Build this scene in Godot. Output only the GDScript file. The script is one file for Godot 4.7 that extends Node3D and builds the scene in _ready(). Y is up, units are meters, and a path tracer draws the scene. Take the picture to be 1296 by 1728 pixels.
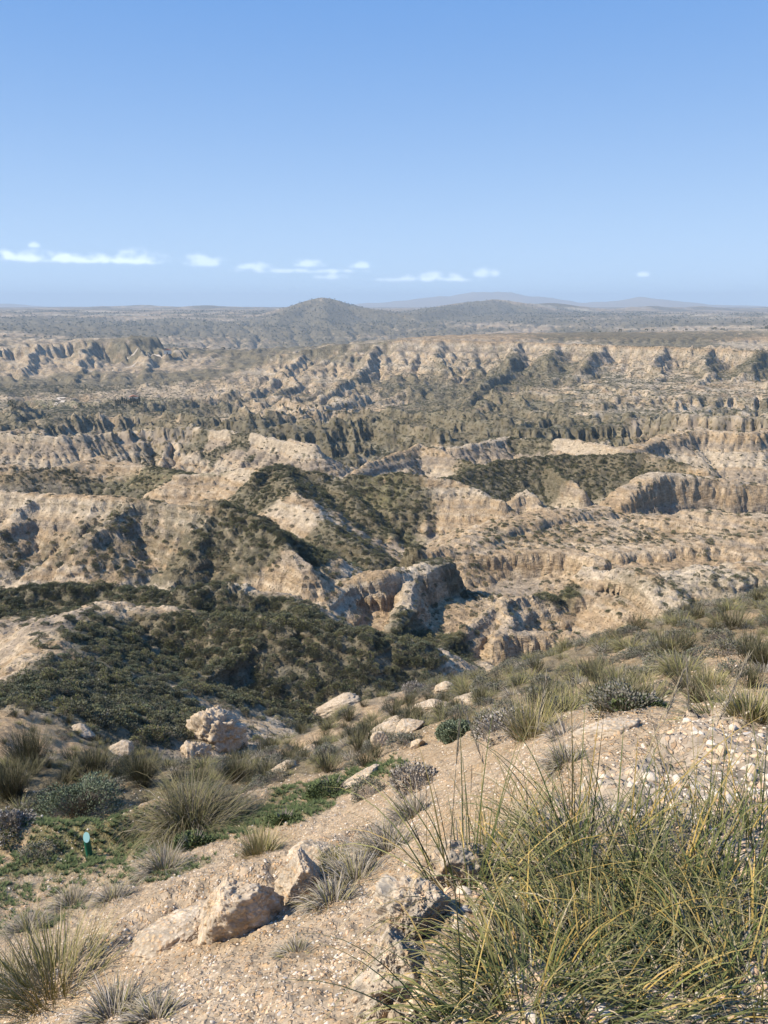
extends Node3D
# Eroded badlands seen from a stony hillside. y is up, the view runs towards -z; distances ahead are written d = -z.
# Ground control points (x, y, d) and ridge crests: [top width, cap height, cap slope, side slope, gully spacing, gully depth, reach], [x, y, d, ...]
const BASE := [
	-0.28, -3.45, 3.3,  -0.51, -3.47, 3.1,  -1.12, -3.99, 3.9,  -1.91, -4.61, 4.4,  -2.31, -4.81, 4.3,  -2.95, -5.31, 4.6,  -1.83, -5.04, 5.6,  -1.17, -4.81, 5.5,
	-0.49, -4.98, 6,  -2.32, -5.14, 5.2,  -3.08, -7.25, 8.3,  -3.89, -7.15, 7.5,  -4.45, -7.11, 7.2,  -4.39, -7.92, 9.6,  -5, -7.76, 9,  -5.84, -8.02, 9.8,
	-2.72, -7.61, 9.3,  -1.99, -7.12, 8.7,  -1.51, -7.47, 9.9,  -0.71, -6.83, 8.8,  -0.07, -6.75, 9.4,  0.46, -6.72, 10,  -0.12, -4.07, 4.6,  -6.65, -9.62, 13.5,
	-4.66, -10.23, 15,  -1.91, -9.6, 14.5,  -6.31, -11.25, 17,  -8.36, -10.59, 16,  -9.79, -11.25, 17,  -3.2, -11.09, 16.5,  -0.8, -11.53, 19,  -1.84, -13.98, 24,
	-0.18, -14.11, 25.5,  1.9, -12.82, 24,  1.04, -9.61, 16.5,  2.62, -10.68, 20,  3.98, -10.43, 21,  4.84, -6.32, 12.5,  6.75, -10.59, 22.6,  12.95, -9.29, 24,
	4.46, -4.2, 8,  1.97, -3.37, 5.6,  8.93, -8.46, 20,  2.62, -6.64, 12,  1.36, -5.6, 9,  0.72, -4.98, 7.2,  0.23, -4.66, 6,  1.39, -3.31, 5,
	7.14, -5.97, 13,  -16.89, -34.85, 55,  -10.99, -35.84, 64,  -2.78, -36.69, 67,  5.53, -36.4, 70,  10.83, -43.66, 86,  -9.1, -43.56, 100,  -22.9, -35.36, 86,
	-46.9, -39.14, 103,  -53.99, -39.06, 100,  6.69, -50.76, 157,  -9.66, -47.03, 133,  -10.07, -43.55, 112,  22.54, -48.41, 128,  33.38, -45.98, 121,  36.14, -49.28, 106,
	20.81, -46.53, 97,  44.27, -48.25, 104,  52.82, -46.14, 171,  18.76, -43.57, 152,  3.92, -44.35, 112,  12.14, -44.54, 110,  -80.56, -54.48, 1200,  110.77, -45.49, 1300,
	348.14, -45.49, 1300,  594.93, -41.64, 1300,  277.67, -44.3, 1450,  738.04, -41.39, 1500,  -7.62, -50.24, 1250,  -173.37, -71.38, 1350,  -668, -64.31, 1600,  28, -90.26, 690,
	158.98, -71.36, 580,  -79.85, -95.65, 690,  275.46, -63.46, 590,  -1133, -73.67, 2300,  -2055.93, -35.66, 4200,  -1421.94, -41.8, 4200,  -1034.91, -28.97, 4600,  -662.69, -98.62, 2500,
	-1207.87, -67.07, 3200,  -416.2, -122.84, 2500,  827.4, -69.54, 3100,  1322.97, -58.65, 2900,  2499.7, -34.64, 5500,  1196.34, -34.91, 4500,  118.54, -91.65, 3000,  -21.21, -68.2, 3500,
	443.07, -66.26, 3400,  -3907.6, -3.73, 8000,  -2229.03, 5.32, 8500,  12.06, -9.55, 8000,  1519.62, -3.73, 8000,  4396.05, -4.19, 9000,  0, -1.65, 0,  -3, -2.6, -3,
	3, -1.3, -3,  6, -1.6, 0,  -5, -3.2, 0,  -1.2, -2.6, 1.2,  -3, -3.2, 2,  1.2, -3.2, 3,  2.5, -3.2, 4.2,  0, -1.5, -6,
	-13, -20.5, 27,  -7, -20.5, 28,  -3.5, -19.5, 28,  -26, -24, 40,  -8, -26, 38,  5, -27, 42,  16, -26, 45,  30, -22, 45,
	20, -35, 60,  42, -38, 68,  55, -46, 88,  82, -44, 125,  -40, -30, 60,  -55, -36, 85,  -60, -52, 160,  0, -56, 205,
	75, -55, 205,  -110, -63, 260,  -20, -64, 260,  110, -60, 255,  -160, -76, 350,  0, -77, 350,  170, -72, 350,  -250, -90, 500,
	0, -88, 500,  250, -80, 480,  -350, -99, 800,  -300, -97, 700,  -150, -97, 800,  0, -92, 690,  -100, -90, 900,  100, -84, 800,
	-500, -99, 1000,  -300, -92, 1150,  -150, -82, 1250,  -600, -80, 1700,  -300, -100, 1800,  -100, -110, 1900,  -400, -134, 2400,  0, -120, 2600,
	500, -60, 900,  6000, -4, 13000,  -6000, -4, 13000,  0, -4, 13000,
]
const RIDGES := [
	[[0.12, 0, 1, 0.75, 0.9, 0.3, 0.75], [-6.38, -7.81, 10.2,  -6.06, -7.84, 10.3,  -5.04, -7.81, 10.1,  -4.34, -7.81, 10.2,  -3.71, -7.93, 10.9,  -3.18, -7.98, 11.1,  -2.26, -7.96, 11,  -1.3, -7.9, 11.3,  -0.5, -7.86, 11.8]],
	[[0.15, 0.4, 1.3, 1, 0.9, 0.25, 1.6], [-2.53, -4.87, 4.4,  -2.22, -4.77, 4.75,  -1.98, -4.74, 5,  -1.69, -4.67, 5.2,  -1.09, -4.55, 5.4,  -0.46, -4.62, 5.7,  -0.04, -4.73, 6.1]],
	[[1.5, 0, 1, 0.55, 14, 0.12, 28], [-18.65, -18.35, 30,  -19.8, -20.55, 35,  -24.33, -24.22, 47,  -29.62, -27.5, 63,  -28.2, -29.48, 72]],
	[[1.5, 0, 1, 0.72, 14, 0.12, 24], [-28.2, -29.48, 72,  -18.96, -30.03, 71,  -10.34, -29.8, 69,  -2.8, -30.94, 69,  2.49, -32.48, 70,  5.21, -34.88, 70]],
	[[0.8, 3.2, 2.8, 0.75, 12, 0.15, 18], [-10.34, -29.8, 69,  -13.63, -31.3, 64.5,  -16.41, -31.37, 60,  -18.96, -30.28, 52]],
	[[1, 0, 1, 0.6, 8, 0.3, 22], [-53.44, -34.85, 88,  -48.57, -35, 90,  -41.86, -34.63, 92,  -36.53, -34.8, 92,  -27, -34.61, 88]],
	[[1, 0, 1, 0.75, 8, 0.3, 20], [-25.49, -34.06, 88,  -20.03, -33.88, 90,  -12.59, -35.08, 90,  -8.32, -35.3, 84]],
	[[1, 1.5, 1.8, 0.85, 9, 0.4, 30], [-82.58, -32.15, 134,  -70.67, -30.76, 130,  -54.58, -30.16, 124,  -41.34, -30.18, 120,  -33.1, -30.46, 118,  -27.13, -29.52, 117,  -17.98, -31.54, 112,  -11.29, -35.79, 103]],
	[[1, 0.5, 1.5, 0.8, 7, 0.4, 18], [-41.34, -30.18, 120,  -45.04, -33.32, 111,  -51.49, -37.76, 106]],
	[[1, 0.5, 1.5, 0.8, 7, 0.4, 18], [-27.13, -29.52, 117,  -28.62, -34.9, 110,  -31.19, -39.25, 105]],
	[[1, 0.5, 1.5, 0.8, 7, 0.4, 18], [-59.48, -30.44, 126,  -60.71, -34.52, 115,  -64.13, -37.75, 110]],
	[[2, 7, 3, 0.9, 15, 0.2, 26], [-8.65, -39.98, 104,  -5.1, -39.16, 106,  -0.71, -38.38, 108,  4.8, -38.92, 112,  9.57, -40.35, 120]],
	[[1, 3.5, 2.2, 0.9, 6, 0.3, 16], [4.74, -40.15, 110,  3.14, -39.93, 102,  0.95, -41.03, 94]],
	[[2, 6.5, 3.4, 0.8, 16, 0.2, 28], [5.54, -41.8, 130,  12.19, -42.43, 133,  23.27, -43.09, 134,  34.01, -43.11, 133,  37.3, -43.14, 127]],
	[[3, 1, 1.5, 0.5, 14, 0.3, 26], [12.28, -42.52, 134,  24.43, -42.46, 149,  36.01, -42.37, 158,  47.98, -43.98, 164]],
	[[2.5, 9, 3, 0.9, 16, 0.2, 28], [29.03, -42.58, 110,  33.12, -39.96, 113,  39.46, -38.76, 108,  40.63, -39.2, 99]],
	[[5, 1.5, 1.6, 0.55, 14, 0.3, 28], [39.81, -38.93, 109,  50.59, -39.25, 111,  64.5, -39.57, 113]],
	[[0.6, 1, 1.8, 0.85, 6, 0.35, 18], [24.92, -42.09, 108,  17.54, -41.55, 104,  12.41, -42.07, 97,  7.34, -42.36, 89]],
	[[0.8, 4, 2.6, 0.8, 5, 0.35, 12], [17.54, -41.55, 104,  17.46, -41.89, 98,  14.95, -41.84, 92]],
	[[1, 4, 2.6, 0.8, 5, 0.35, 14], [17.39, -42.07, 95,  25.29, -42.86, 96,  29.12, -43.46, 95]],
	[[3, 7, 2.4, 0.8, 18, 0.22, 34], [51.99, -46.1, 173,  59.41, -42, 180,  68.49, -39.59, 186,  81.34, -41.24, 188,  100.26, -44.31, 186]],
	[[3, 0.6, 1.4, 0.5, 14, 0.3, 28], [46.76, -45.35, 164,  53.17, -45.31, 159,  67.56, -42.62, 157,  82.79, -40.98, 150]],
	[[4, 1, 1.6, 0.55, 14, 0.3, 26], [42.87, -44.06, 137,  60.78, -42.98, 140,  77.82, -42.27, 140]],
	[[0.2, 0, 1, 1, 5, 0.3, 12], [29.57, -42, 167,  32.43, -40.08, 170,  34.92, -41.44, 167]],
	[[1, 1.5, 2, 0.6, 7, 0.35, 20], [34.19, -42.59, 165,  39.93, -43.69, 158,  44.72, -44.08, 152]],
	[[1, 1.5, 2, 0.75, 10, 0.35, 32], [-29.55, -36.46, 170,  -25.18, -36.01, 178,  -12.51, -39.34, 178,  7.26, -37.82, 175,  18.17, -39.42, 172,  26.85, -42.04, 165]],
	[[0.5, 1, 2, 0.8, 8, 0.3, 18], [7.26, -37.82, 175,  9.48, -43.37, 168,  9.6, -48.41, 159]],
	[[1, 0, 2, 0.65, 8, 0.3, 22], [-12.51, -39.34, 178,  -4.35, -43.44, 163,  0.89, -47.5, 156]],
	[[1, 0, 2, 0.6, 8, 0.3, 24], [-25.18, -36.01, 178,  -18.77, -38.16, 158,  -10.02, -40.84, 140,  -2.49, -43.58, 132]],
	[[1, 1, 2, 0.8, 10, 0.35, 32], [-9.94, -46.29, 215,  0.37, -45.27, 235,  12.23, -43.75, 250,  23.22, -46.62, 240,  32.18, -46.71, 222]],
	[[1.5, 1, 2, 0.55, 10, 0.3, 36], [17.27, -46.86, 212,  36.56, -45.02, 228,  57.37, -44.32, 232,  81.64, -43.19, 228,  91.95, -44.82, 213]],
	[[1, 7, 2.6, 0.7, 6, 0.4, 20], [49.47, -45.59, 229,  50.94, -46.64, 215,  54.59, -47.96, 202]],
	[[1, 0, 2, 0.5, 12, 0.35, 34], [-118.08, -41.81, 210,  -96.77, -44.68, 214,  -85.24, -42.98, 225,  -69.02, -44.81, 218,  -50.25, -43.28, 198]],
	[[1, 1, 2, 0.6, 12, 0.35, 26], [-52.75, -41.22, 190,  -40.58, -40.44, 190,  -30.14, -38, 182]],
	[[2, 3, 2, 0.6, 14, 0.45, 45], [-186.2, -51.71, 335,  -138.04, -52.69, 320,  -114.24, -52.48, 340,  -86.06, -52.16, 345,  -48.01, -50.96, 308,  -26.82, -50.4, 288]],
	[[2, 3, 2, 0.6, 14, 0.45, 45], [-103.29, -59.16, 415,  -63.29, -59.76, 408,  -28.92, -59.21, 420,  -2.69, -59.61, 430,  30.03, -57.88, 375]],
	[[2, 3, 2, 0.6, 14, 0.45, 45], [28.72, -53.1, 298,  53.38, -52.18, 320,  74.25, -50.92, 302,  87.26, -48.18, 268]],
	[[3, 4, 2, 0.55, 14, 0.45, 50], [71.32, -55.67, 376,  107.4, -54.98, 390,  137.9, -51.7, 400,  160.49, -50.99, 372,  195.39, -46.79, 362]],
	[[3, 4, 2, 0.6, 14, 0.45, 40], [85.27, -46.68, 262,  121.12, -44.76, 290,  133.79, -44.67, 278,  159.63, -43.39, 290]],
	[[4, 5, 2, 0.5, 20, 0.45, 60], [-238.18, -73.24, 500,  -227.01, -73.31, 520,  -208.87, -73.25, 560,  -172.5, -73.67, 570,  -119.99, -71.39, 515,  -92.67, -70.44, 545]],
	[[4, 5, 2, 0.5, 20, 0.45, 60], [-82.41, -72.64, 562,  -40.43, -72.59, 590,  0.87, -71.51, 560,  45.43, -67.21, 520,  73.44, -64.46, 465]],
	[[12, 16, 1.6, 0.42, 60, 0.4, 200], [-153.82, -61.44, 1130,  -75.91, -53.83, 1130,  -6.83, -46.68, 1120,  93.82, -42.57, 1100,  187.36, -42.6, 1060,  263.18, -44.49, 980,  344.82, -42.21, 900,  433.6, -42.13, 820]],
	[[4, 6, 1.6, 0.5, 30, 0.45, 110], [-6.8, -48.13, 1115,  -24.31, -65.19, 960,  -61.69, -84.73, 735]],
	[[4, 6, 1.6, 0.5, 30, 0.45, 110], [76.75, -44.01, 1095,  69.21, -67.92, 900]],
	[[4, 6, 1.6, 0.5, 30, 0.45, 110], [186.55, -43.97, 1055,  135.15, -65.66, 870,  58.05, -78.84, 610]],
	[[4, 6, 1.6, 0.5, 30, 0.45, 110], [269.38, -45.72, 975,  214.89, -59.5, 830]],
	[[4, 6, 1.6, 0.5, 30, 0.45, 110], [327.95, -44.03, 910,  251.28, -65.29, 720,  152.47, -69.8, 540]],
	[[4, 6, 1.6, 0.5, 30, 0.45, 110], [407.18, -42.64, 830,  330.86, -55.48, 700]],
	[[4, 6, 1.6, 0.5, 30, 0.45, 110], [-110.57, -59.75, 1130,  -130.64, -81.61, 900,  -149.22, -87.96, 715]],
	[[4, 6, 1.6, 0.5, 30, 0.45, 110], [227.09, -44.03, 1020,  190.11, -58.76, 885]],
	[[4, 6, 1.6, 0.5, 30, 0.45, 110], [366.75, -42.75, 870,  288.76, -62.57, 690,  195.49, -67.21, 520]],
	[[40, 18, 1.5, 0.42, 60, 0.4, 220], [-711.2, -60.03, 1280,  -604.76, -54.26, 1350,  -523.06, -50.34, 1380,  -439.38, -54.44, 1380,  -384.01, -66.34, 1330]],
	[[4, 6, 1.6, 0.5, 30, 0.45, 110], [-604.76, -54.26, 1350,  -505.99, -89.7, 1080,  -443.8, -103.06, 925]],
	[[4, 6, 1.6, 0.5, 30, 0.45, 110], [-519.48, -52.01, 1370,  -438.63, -87.18, 1100,  -390.24, -98, 945]],
	[[4, 6, 1.6, 0.5, 30, 0.45, 110], [-436.37, -56.08, 1370,  -351.99, -86.79, 1150,  -311.67, -97.37, 975]],
	[[8, 5, 1.5, 0.4, 40, 0.4, 120], [-383.93, -65.35, 1330,  -353.19, -87.54, 1450,  -262.12, -93.95, 1500,  -163.38, -81.51, 1350]],
	[[4, 6, 1.6, 0.5, 30, 0.45, 110], [-667.22, -56.55, 1310,  -547.16, -93.4, 1030]],
	[[4, 0, 1, 0.25, 260, 0.2, 1500], [-315.38, 57.43, 4200,  -431.08, 1.05, 4000,  -484.55, -43.73, 3600,  -444.06, -120.87, 2800]],
	[[4, 0, 1, 0.25, 260, 0.2, 1500], [-315.38, 57.43, 4200,  -212.43, 19.18, 4150,  -69.38, -7.69, 4000,  153.08, -21.71, 3900,  363.16, -8.27, 4300]],
	[[4, 0, 1, 0.25, 260, 0.2, 1500], [-314.97, 40.63, 4190,  -255.91, -54.56, 3450,  -100.55, -108.48, 2750]],
	[[60, 0, 1, 0.16, 300, 0.3, 900], [319.06, -5.49, 4600,  583.41, 27.27, 5100,  711.56, 46.65, 5200,  869.14, 20.26, 5200,  1315.2, 25.88, 5600,  1570.89, -10.76, 5600]],
	[[60, 0, 1, 0.1, 300, 0.3, 900], [-2627.17, 1.83, 7000,  -2158.76, 12.36, 7200,  -1410.11, 13.52, 6500,  -1018.91, 1.7, 6500]],
	[[60, 0, 1, 0.1, 300, 0.3, 900], [1863.71, -7.16, 6000,  2311.69, 6.43, 6500,  2931.33, 1.78, 6800,  3545.09, 1.83, 7000]],
	[[3.65, 1.58, 1.8, 0.59, 11.95, 0.45, 20.79], [110.73, -74.71, 648.98,  67.31, -76.88, 597.05,  17.64, -81.08, 545.13]],
	[[1.45, 2.69, 1.8, 0.53, 13.75, 0.45, 22.99], [-122.32, -83.55, 782.78,  -93.67, -87.55, 716.26,  -9.94, -85.74, 649.75]],
	[[3.65, 2.43, 1.8, 0.57, 18.28, 0.45, 26.46], [152.02, -62.65, 457.86,  129.92, -62.2, 417.82,  164.64, -62.45, 377.78]],
	[[2.55, 4.09, 1.8, 0.52, 16.6, 0.45, 26.06], [-64.45, -74.36, 498.03,  -48.97, -75.11, 450.79,  -57.41, -75.09, 403.55]],
	[[4.83, 2.92, 1.8, 0.69, 12.01, 0.45, 22.69], [96.97, -65.43, 462.17,  81.04, -66.43, 437.51,  56.17, -68.91, 412.84]],
	[[1.16, 3.48, 1.8, 0.7, 21.98, 0.45, 44.69], [-119.82, -76.89, 932.28,  -93.93, -81.87, 864.29,  -121.94, -87.17, 796.3]],
	[[4.79, 4.58, 1.8, 0.53, 13.5, 0.45, 36.32], [-317.36, -77.87, 667.27,  -299.19, -79.34, 612.74,  -268.97, -82.23, 558.21]],
	[[2.68, 1.96, 1.8, 0.59, 21.75, 0.45, 29.57], [24.07, -80.03, 944.66,  52.2, -80.9, 836.94,  -19.24, -86.87, 729.21]],
	[[2.47, 3.94, 1.8, 0.61, 10.21, 0.45, 35.91], [96.44, -70.26, 702.76,  164.22, -69, 625.6,  215.43, -71.81, 548.44]],
	[[4.74, 3.76, 1.8, 0.61, 17.47, 0.45, 41.3], [336.4, -65.31, 797.38,  378.12, -72.2, 710.57,  404.05, -73.49, 623.76]],
	[[3.78, 4.04, 1.8, 0.63, 21.22, 0.45, 20.39], [19.26, -69.53, 428.57,  6.16, -70.08, 382.01,  -49.89, -71.51, 335.45]],
	[[2.44, 2.12, 1.8, 0.54, 15.19, 0.45, 22.58], [-272.56, -80.21, 580.33,  -295.24, -80.94, 525.02,  -253.24, -80.93, 469.71]],
	[[4.33, 1.91, 1.8, 0.61, 19.14, 0.45, 20.45], [213.74, -66.9, 488.84,  229.55, -66.65, 440.52,  225.18, -64.94, 392.2]],
	[[2.23, 1.54, 1.8, 0.55, 16.53, 0.45, 29.52], [111.93, -68.41, 599.03,  157.6, -69.49, 544.07,  191.06, -70.55, 489.1]],
	[[3.56, 4.37, 1.8, 0.62, 19.41, 0.45, 33.4], [-230.51, -72.92, 508.67,  -252.61, -71.97, 454.56,  -314.14, -73.95, 400.45]],
	[[4.88, 3.09, 1.8, 0.51, 20.02, 0.45, 26.7], [79.37, -72.11, 609.83,  70.34, -74.36, 563.18,  20.94, -78.97, 516.54]],
	[[2.23, 1.05, 1.8, 0.53, 11.96, 0.45, 30.84], [303.92, -71.05, 900.33,  334.01, -76.05, 822.38,  394.05, -79.04, 744.44]],
	[[3.11, 3.61, 1.8, 0.66, 16.06, 0.45, 29.22], [-158.18, -81.7, 800.97,  -205.92, -84.72, 755.54,  -233.93, -88.35, 710.11]],
	[[3.76, 4.83, 1.8, 0.64, 15.12, 0.45, 30.31], [-17.53, -79.27, 750.4,  -55.87, -82.25, 672.89,  -78.74, -83.74, 595.39]],
	[[1.45, 3.74, 1.8, 0.62, 21.59, 0.45, 22.18], [72.58, -75.06, 605.69,  86.3, -73.62, 538.5,  58.84, -73.84, 471.3]],
	[[2.26, 1.97, 1.8, 0.52, 17.28, 0.45, 30.04], [249.92, -71.94, 955.13,  132.56, -77.54, 882.95,  23.6, -85.89, 810.77]],
	[[2.93, 3.92, 1.8, 0.67, 19.09, 0.45, 32.94], [481.26, -69.06, 950.23,  547.02, -74.48, 852.49,  497.4, -78.44, 754.75]],
	[[3.45, 1.51, 1.8, 0.61, 21.43, 0.45, 27.47], [-62.46, -76.68, 564.01,  -17.22, -78.06, 506.23,  -8.01, -76.76, 448.45]],
	[[4.99, 2.32, 1.8, 0.6, 15.52, 0.45, 23.1], [-242.77, -80.49, 613.64,  -236.67, -81.23, 540.71,  -263.89, -80.29, 467.79]],
	[[3.06, 3.59, 1.8, 0.51, 18.06, 0.45, 22.97], [-42.34, -72.78, 459,  -61.64, -74.85, 427.91,  -64.65, -75.26, 396.83]],
	[[3.55, 3.55, 1.8, 0.62, 15.75, 0.45, 26.29], [-101.27, -69.44, 413.73,  -74.53, -68.83, 372.73,  -62.37, -70.29, 331.73]],
	[[3.01, 3.65, 1.8, 0.62, 18.57, 0.45, 35.3], [-30.9, -77.98, 954.21,  -61.2, -84.76, 833.83,  -116.12, -86.69, 713.46]],
	[[2.26, 2.04, 1.8, 0.58, 10.62, 0.45, 32.96], [-107.48, -73.23, 573.82,  -84.96, -78.84, 542.35,  -55.42, -80.94, 510.88]],
	[[1.91, 4.44, 1.8, 0.68, 21.18, 0.45, 17.5], [-145.38, -71.14, 381.77,  -167.73, -71.23, 358.36,  -166.11, -72.18, 334.95]],
	[[3.47, 1.74, 1.8, 0.67, 20.07, 0.45, 35.49], [-85.78, -76.5, 682.88,  -65.84, -80.34, 638.35,  -3.85, -82.17, 593.82]],
	[[4.59, 3.2, 1.8, 0.61, 20.16, 0.45, 29.32], [-41.81, -82.97, 755.77,  -40.84, -84.63, 709.96,  -53.69, -86.39, 664.14]],
	[[3.1, 4.11, 1.8, 0.64, 20.43, 0.45, 28.72], [244.64, -65.64, 584.7,  251.27, -69.76, 550.37,  286.96, -71.47, 516.03]],
	[[3.13, 1.71, 1.8, 0.67, 20.32, 0.45, 24.72], [-98.33, -82.3, 759.61,  -153.58, -86.05, 719.94,  -218.13, -87.79, 680.27]],
	[[1.68, 1.08, 1.8, 0.62, 14.3, 0.45, 32.24], [105.02, -66.19, 603.61,  108.22, -69.28, 553.84,  124.26, -70.82, 504.08]],
	[[2.26, 4.75, 1.8, 0.51, 13.82, 0.45, 24.58], [-0.06, -67.62, 409.23,  -8.85, -68.42, 375.34,  -47.87, -70.44, 341.44]],
	[[4.99, 4.12, 1.8, 0.59, 20.94, 0.45, 27.42], [163.67, -75.66, 937.08,  82.08, -81.02, 852.29,  86.25, -82.46, 767.51]],
	[[4.59, 4.73, 1.8, 0.6, 18.08, 0.45, 30.07], [-245.88, -76.42, 549.48,  -221.64, -77.17, 482.44,  -236.45, -75.06, 415.41]],
	[[1.81, 2.65, 1.8, 0.54, 17.49, 0.45, 35.95], [188.09, -65.76, 644.78,  222.74, -68.5, 584.75,  272.01, -71.33, 524.73]],
]

# where scrub and green meadow grow: x, d, half width, half depth, how thick
const SCRUB := [
	[-13.56, 64, 20, 13, 1], [-1.63, 68, 9, 7, 1], [-17.09, 46, 9, 12, 0.95], [-37.21, 88, 24, 7, 0.8], [-14.61, 84, 12, 8, 0.85], [-15.7, 122, 13, 22, 0.95], [-5.2, 132, 13, 18, 0.95], [-17.3, 168, 24, 16, 0.9], [-1.06, 165, 16, 14, 0.85], [5.34, 88, 8, 12, 0.9], [24.02, 110, 8, 5, 0.9], [11, 118, 8, 6, 0.6], [50.36, 225, 45, 20, 0.85], [24.86, 205, 22, 18, 0.75], [-65.09, 205, 35, 16, 0.7], [-89.63, 205, 20, 14, 0.5], [-32.32, 114, 25, 10, 0.42], [-41.14, 112, 30, 8, 0.38], [-23.89, 108, 14, 8, 0.7], [48.78, 145, 40, 10, 0.25], [48.04, 105, 20, 8, 0.35], [-2.82, 16, 10, 4, 0.55], [-7.34, 15, 6, 4, 0.8], [-5.23, 24, 9, 6, 0.5], [5.69, 19, 10, 6, 0.5], [3.25, 15, 5, 4, 0.45], [8.59, 17, 6, 6, 0.45], [-259.62, 3500, 560, 950, 0.95], [-1133.49, 3000, 1300, 800, 0.62], [494.22, 4300, 1200, 900, 0.75], [-1025.25, 3400, 600, 500, 0.75], [1217.09, 3200, 800, 700, 0.55]]
const MEADOWS := [
	[-5.3, 9.8, 3.2, 1.1, 0.9], [-4.07, 9.9, 1.6, 0.8, 0.8], [-1.91, 10.1, 1.6, 0.9, 0.95], [-0.87, 11, 1.5, 0.9, 0.95], [-2.94, 8.6, 1.2, 0.6, 0.5], [-5.04, 8.6, 2, 0.5, 0.5], [-4.46, 7.6, 1.2, 0.5, 0.5], [-1.1, 172, 9, 8, 0.6], [21.59, 205, 16, 8, 0.6], [-48.64, 205, 20, 9, 0.5], [5.41, 158, 7, 7, 0.55], [24.96, 110, 5, 4, 0.5], [-68.86, 212, 20, 8, 0.4], [-362.31, 790, 110, 60, 0.8], [-269.78, 830, 60, 40, 0.6], [335.25, 1750, 260, 120, 0.6], [775.7, 1850, 200, 100, 0.6], [-38.5, 195, 12, 8, 0.5]]
# pale stubble fields on the far plateau
const STUBBLE := [
	[-879.99, 4700, 420, 90, 1], [-1470.12, 5600, 700, 110, 1], [-1519.89, 4300, 300, 60, 1], [-2218.73, 5000, 500, 100, 1], [-1726.03, 7200, 900, 160, 1], [1223.66, 5200, 420, 90, 1], [1648.68, 4100, 300, 60, 1], [1065.59, 3500, 220, 45, 1], [1702.06, 3800, 260, 50, 1], [805.7, 4600, 260, 70, 1]]

# edge of the bank: x, d
const BANK := [-0.6, -6, -0.35, -0.5, 0.01, 1.35, 0.07, 1.75, 0.18, 2.1, 0.43, 2.4, 0.72, 2.7, 1.09, 3.1, 1.66, 3.7, 2.49, 4.2, 6, 5.2]
const COLS := 600
var rows := PackedFloat32Array()
var R := 0
var hgt := PackedFloat32Array()          # height of every grid point
var pos := PackedVector3Array()
var nrm := PackedVector3Array()
var veg := PackedFloat32Array()          # 0..1 how much scrub grows there
var green := PackedFloat32Array()
var rng := RandomNumberGenerator.new()
var taken := {}


func noise(freq: float, oct := 1, kind := FastNoiseLite.TYPE_SIMPLEX_SMOOTH, fractal := FastNoiseLite.FRACTAL_FBM, s := 1) -> FastNoiseLite:
	var n := FastNoiseLite.new()
	n.seed = s
	n.noise_type = kind
	n.frequency = freq
	n.fractal_type = fractal if oct > 1 else FastNoiseLite.FRACTAL_NONE
	n.fractal_octaves = oct
	return n


func _ready() -> void:
	rng.seed = 7
	# ---- camera, sky, sun, exposure
	var cam := Camera3D.new()
	cam.name = "camera"
	cam.fov = 68.0
	cam.near = 0.05
	cam.far = 60000.0
	cam.rotation_degrees = Vector3(-15.1, 0, 0)
	add_child(cam)
	cam.current = true
	var sky_mat := ProceduralSkyMaterial.new()
	sky_mat.sky_top_color = Color(0.258, 0.521, 0.819)
	sky_mat.sky_horizon_color = Color(0.79, 0.90, 1.0)
	sky_mat.sky_curve = 0.142
	sky_mat.ground_horizon_color = Color(0.66, 0.70, 0.74)
	sky_mat.ground_bottom_color = Color(0.40, 0.36, 0.30)
	sky_mat.sun_angle_max = 20.0
	sky_mat.sky_cover = cloud_cover()
	var sky := Sky.new()
	sky.sky_material = sky_mat
	var env := Environment.new()
	env.background_mode = Environment.BG_SKY
	env.sky = sky
	env.tonemap_mode = Environment.TONE_MAPPER_LINEAR
	env.tonemap_exposure = 1.6
	env.background_energy_multiplier = 0.725
	env.sdfgi_enabled = true
	env.ssao_enabled = true
	env.ssil_enabled = true
	env.fog_enabled = true
	env.fog_light_color = Color(0.82, 0.91, 1.0)
	env.fog_density = 0.0001
	var we := WorldEnvironment.new()
	we.name = "world_environment"
	we.environment = env
	add_child(we)
	var sun := DirectionalLight3D.new()
	sun.name = "sun"
	sun.light_energy = 1.6
	sun.light_color = Color(1.0, 0.955, 0.88)
	sun.light_angular_distance = 0.5
	sun.shadow_enabled = true
	add_child(sun)
	sun.look_at_from_position(Vector3(-0.715, 0.675, 0.10) * 100.0, Vector3.ZERO, Vector3.UP)
	# ---- the land
	build_land()
	build_plants()
	build_stones()
	build_post()
	build_scrub()
	build_valley()
	build_ranges()


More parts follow.
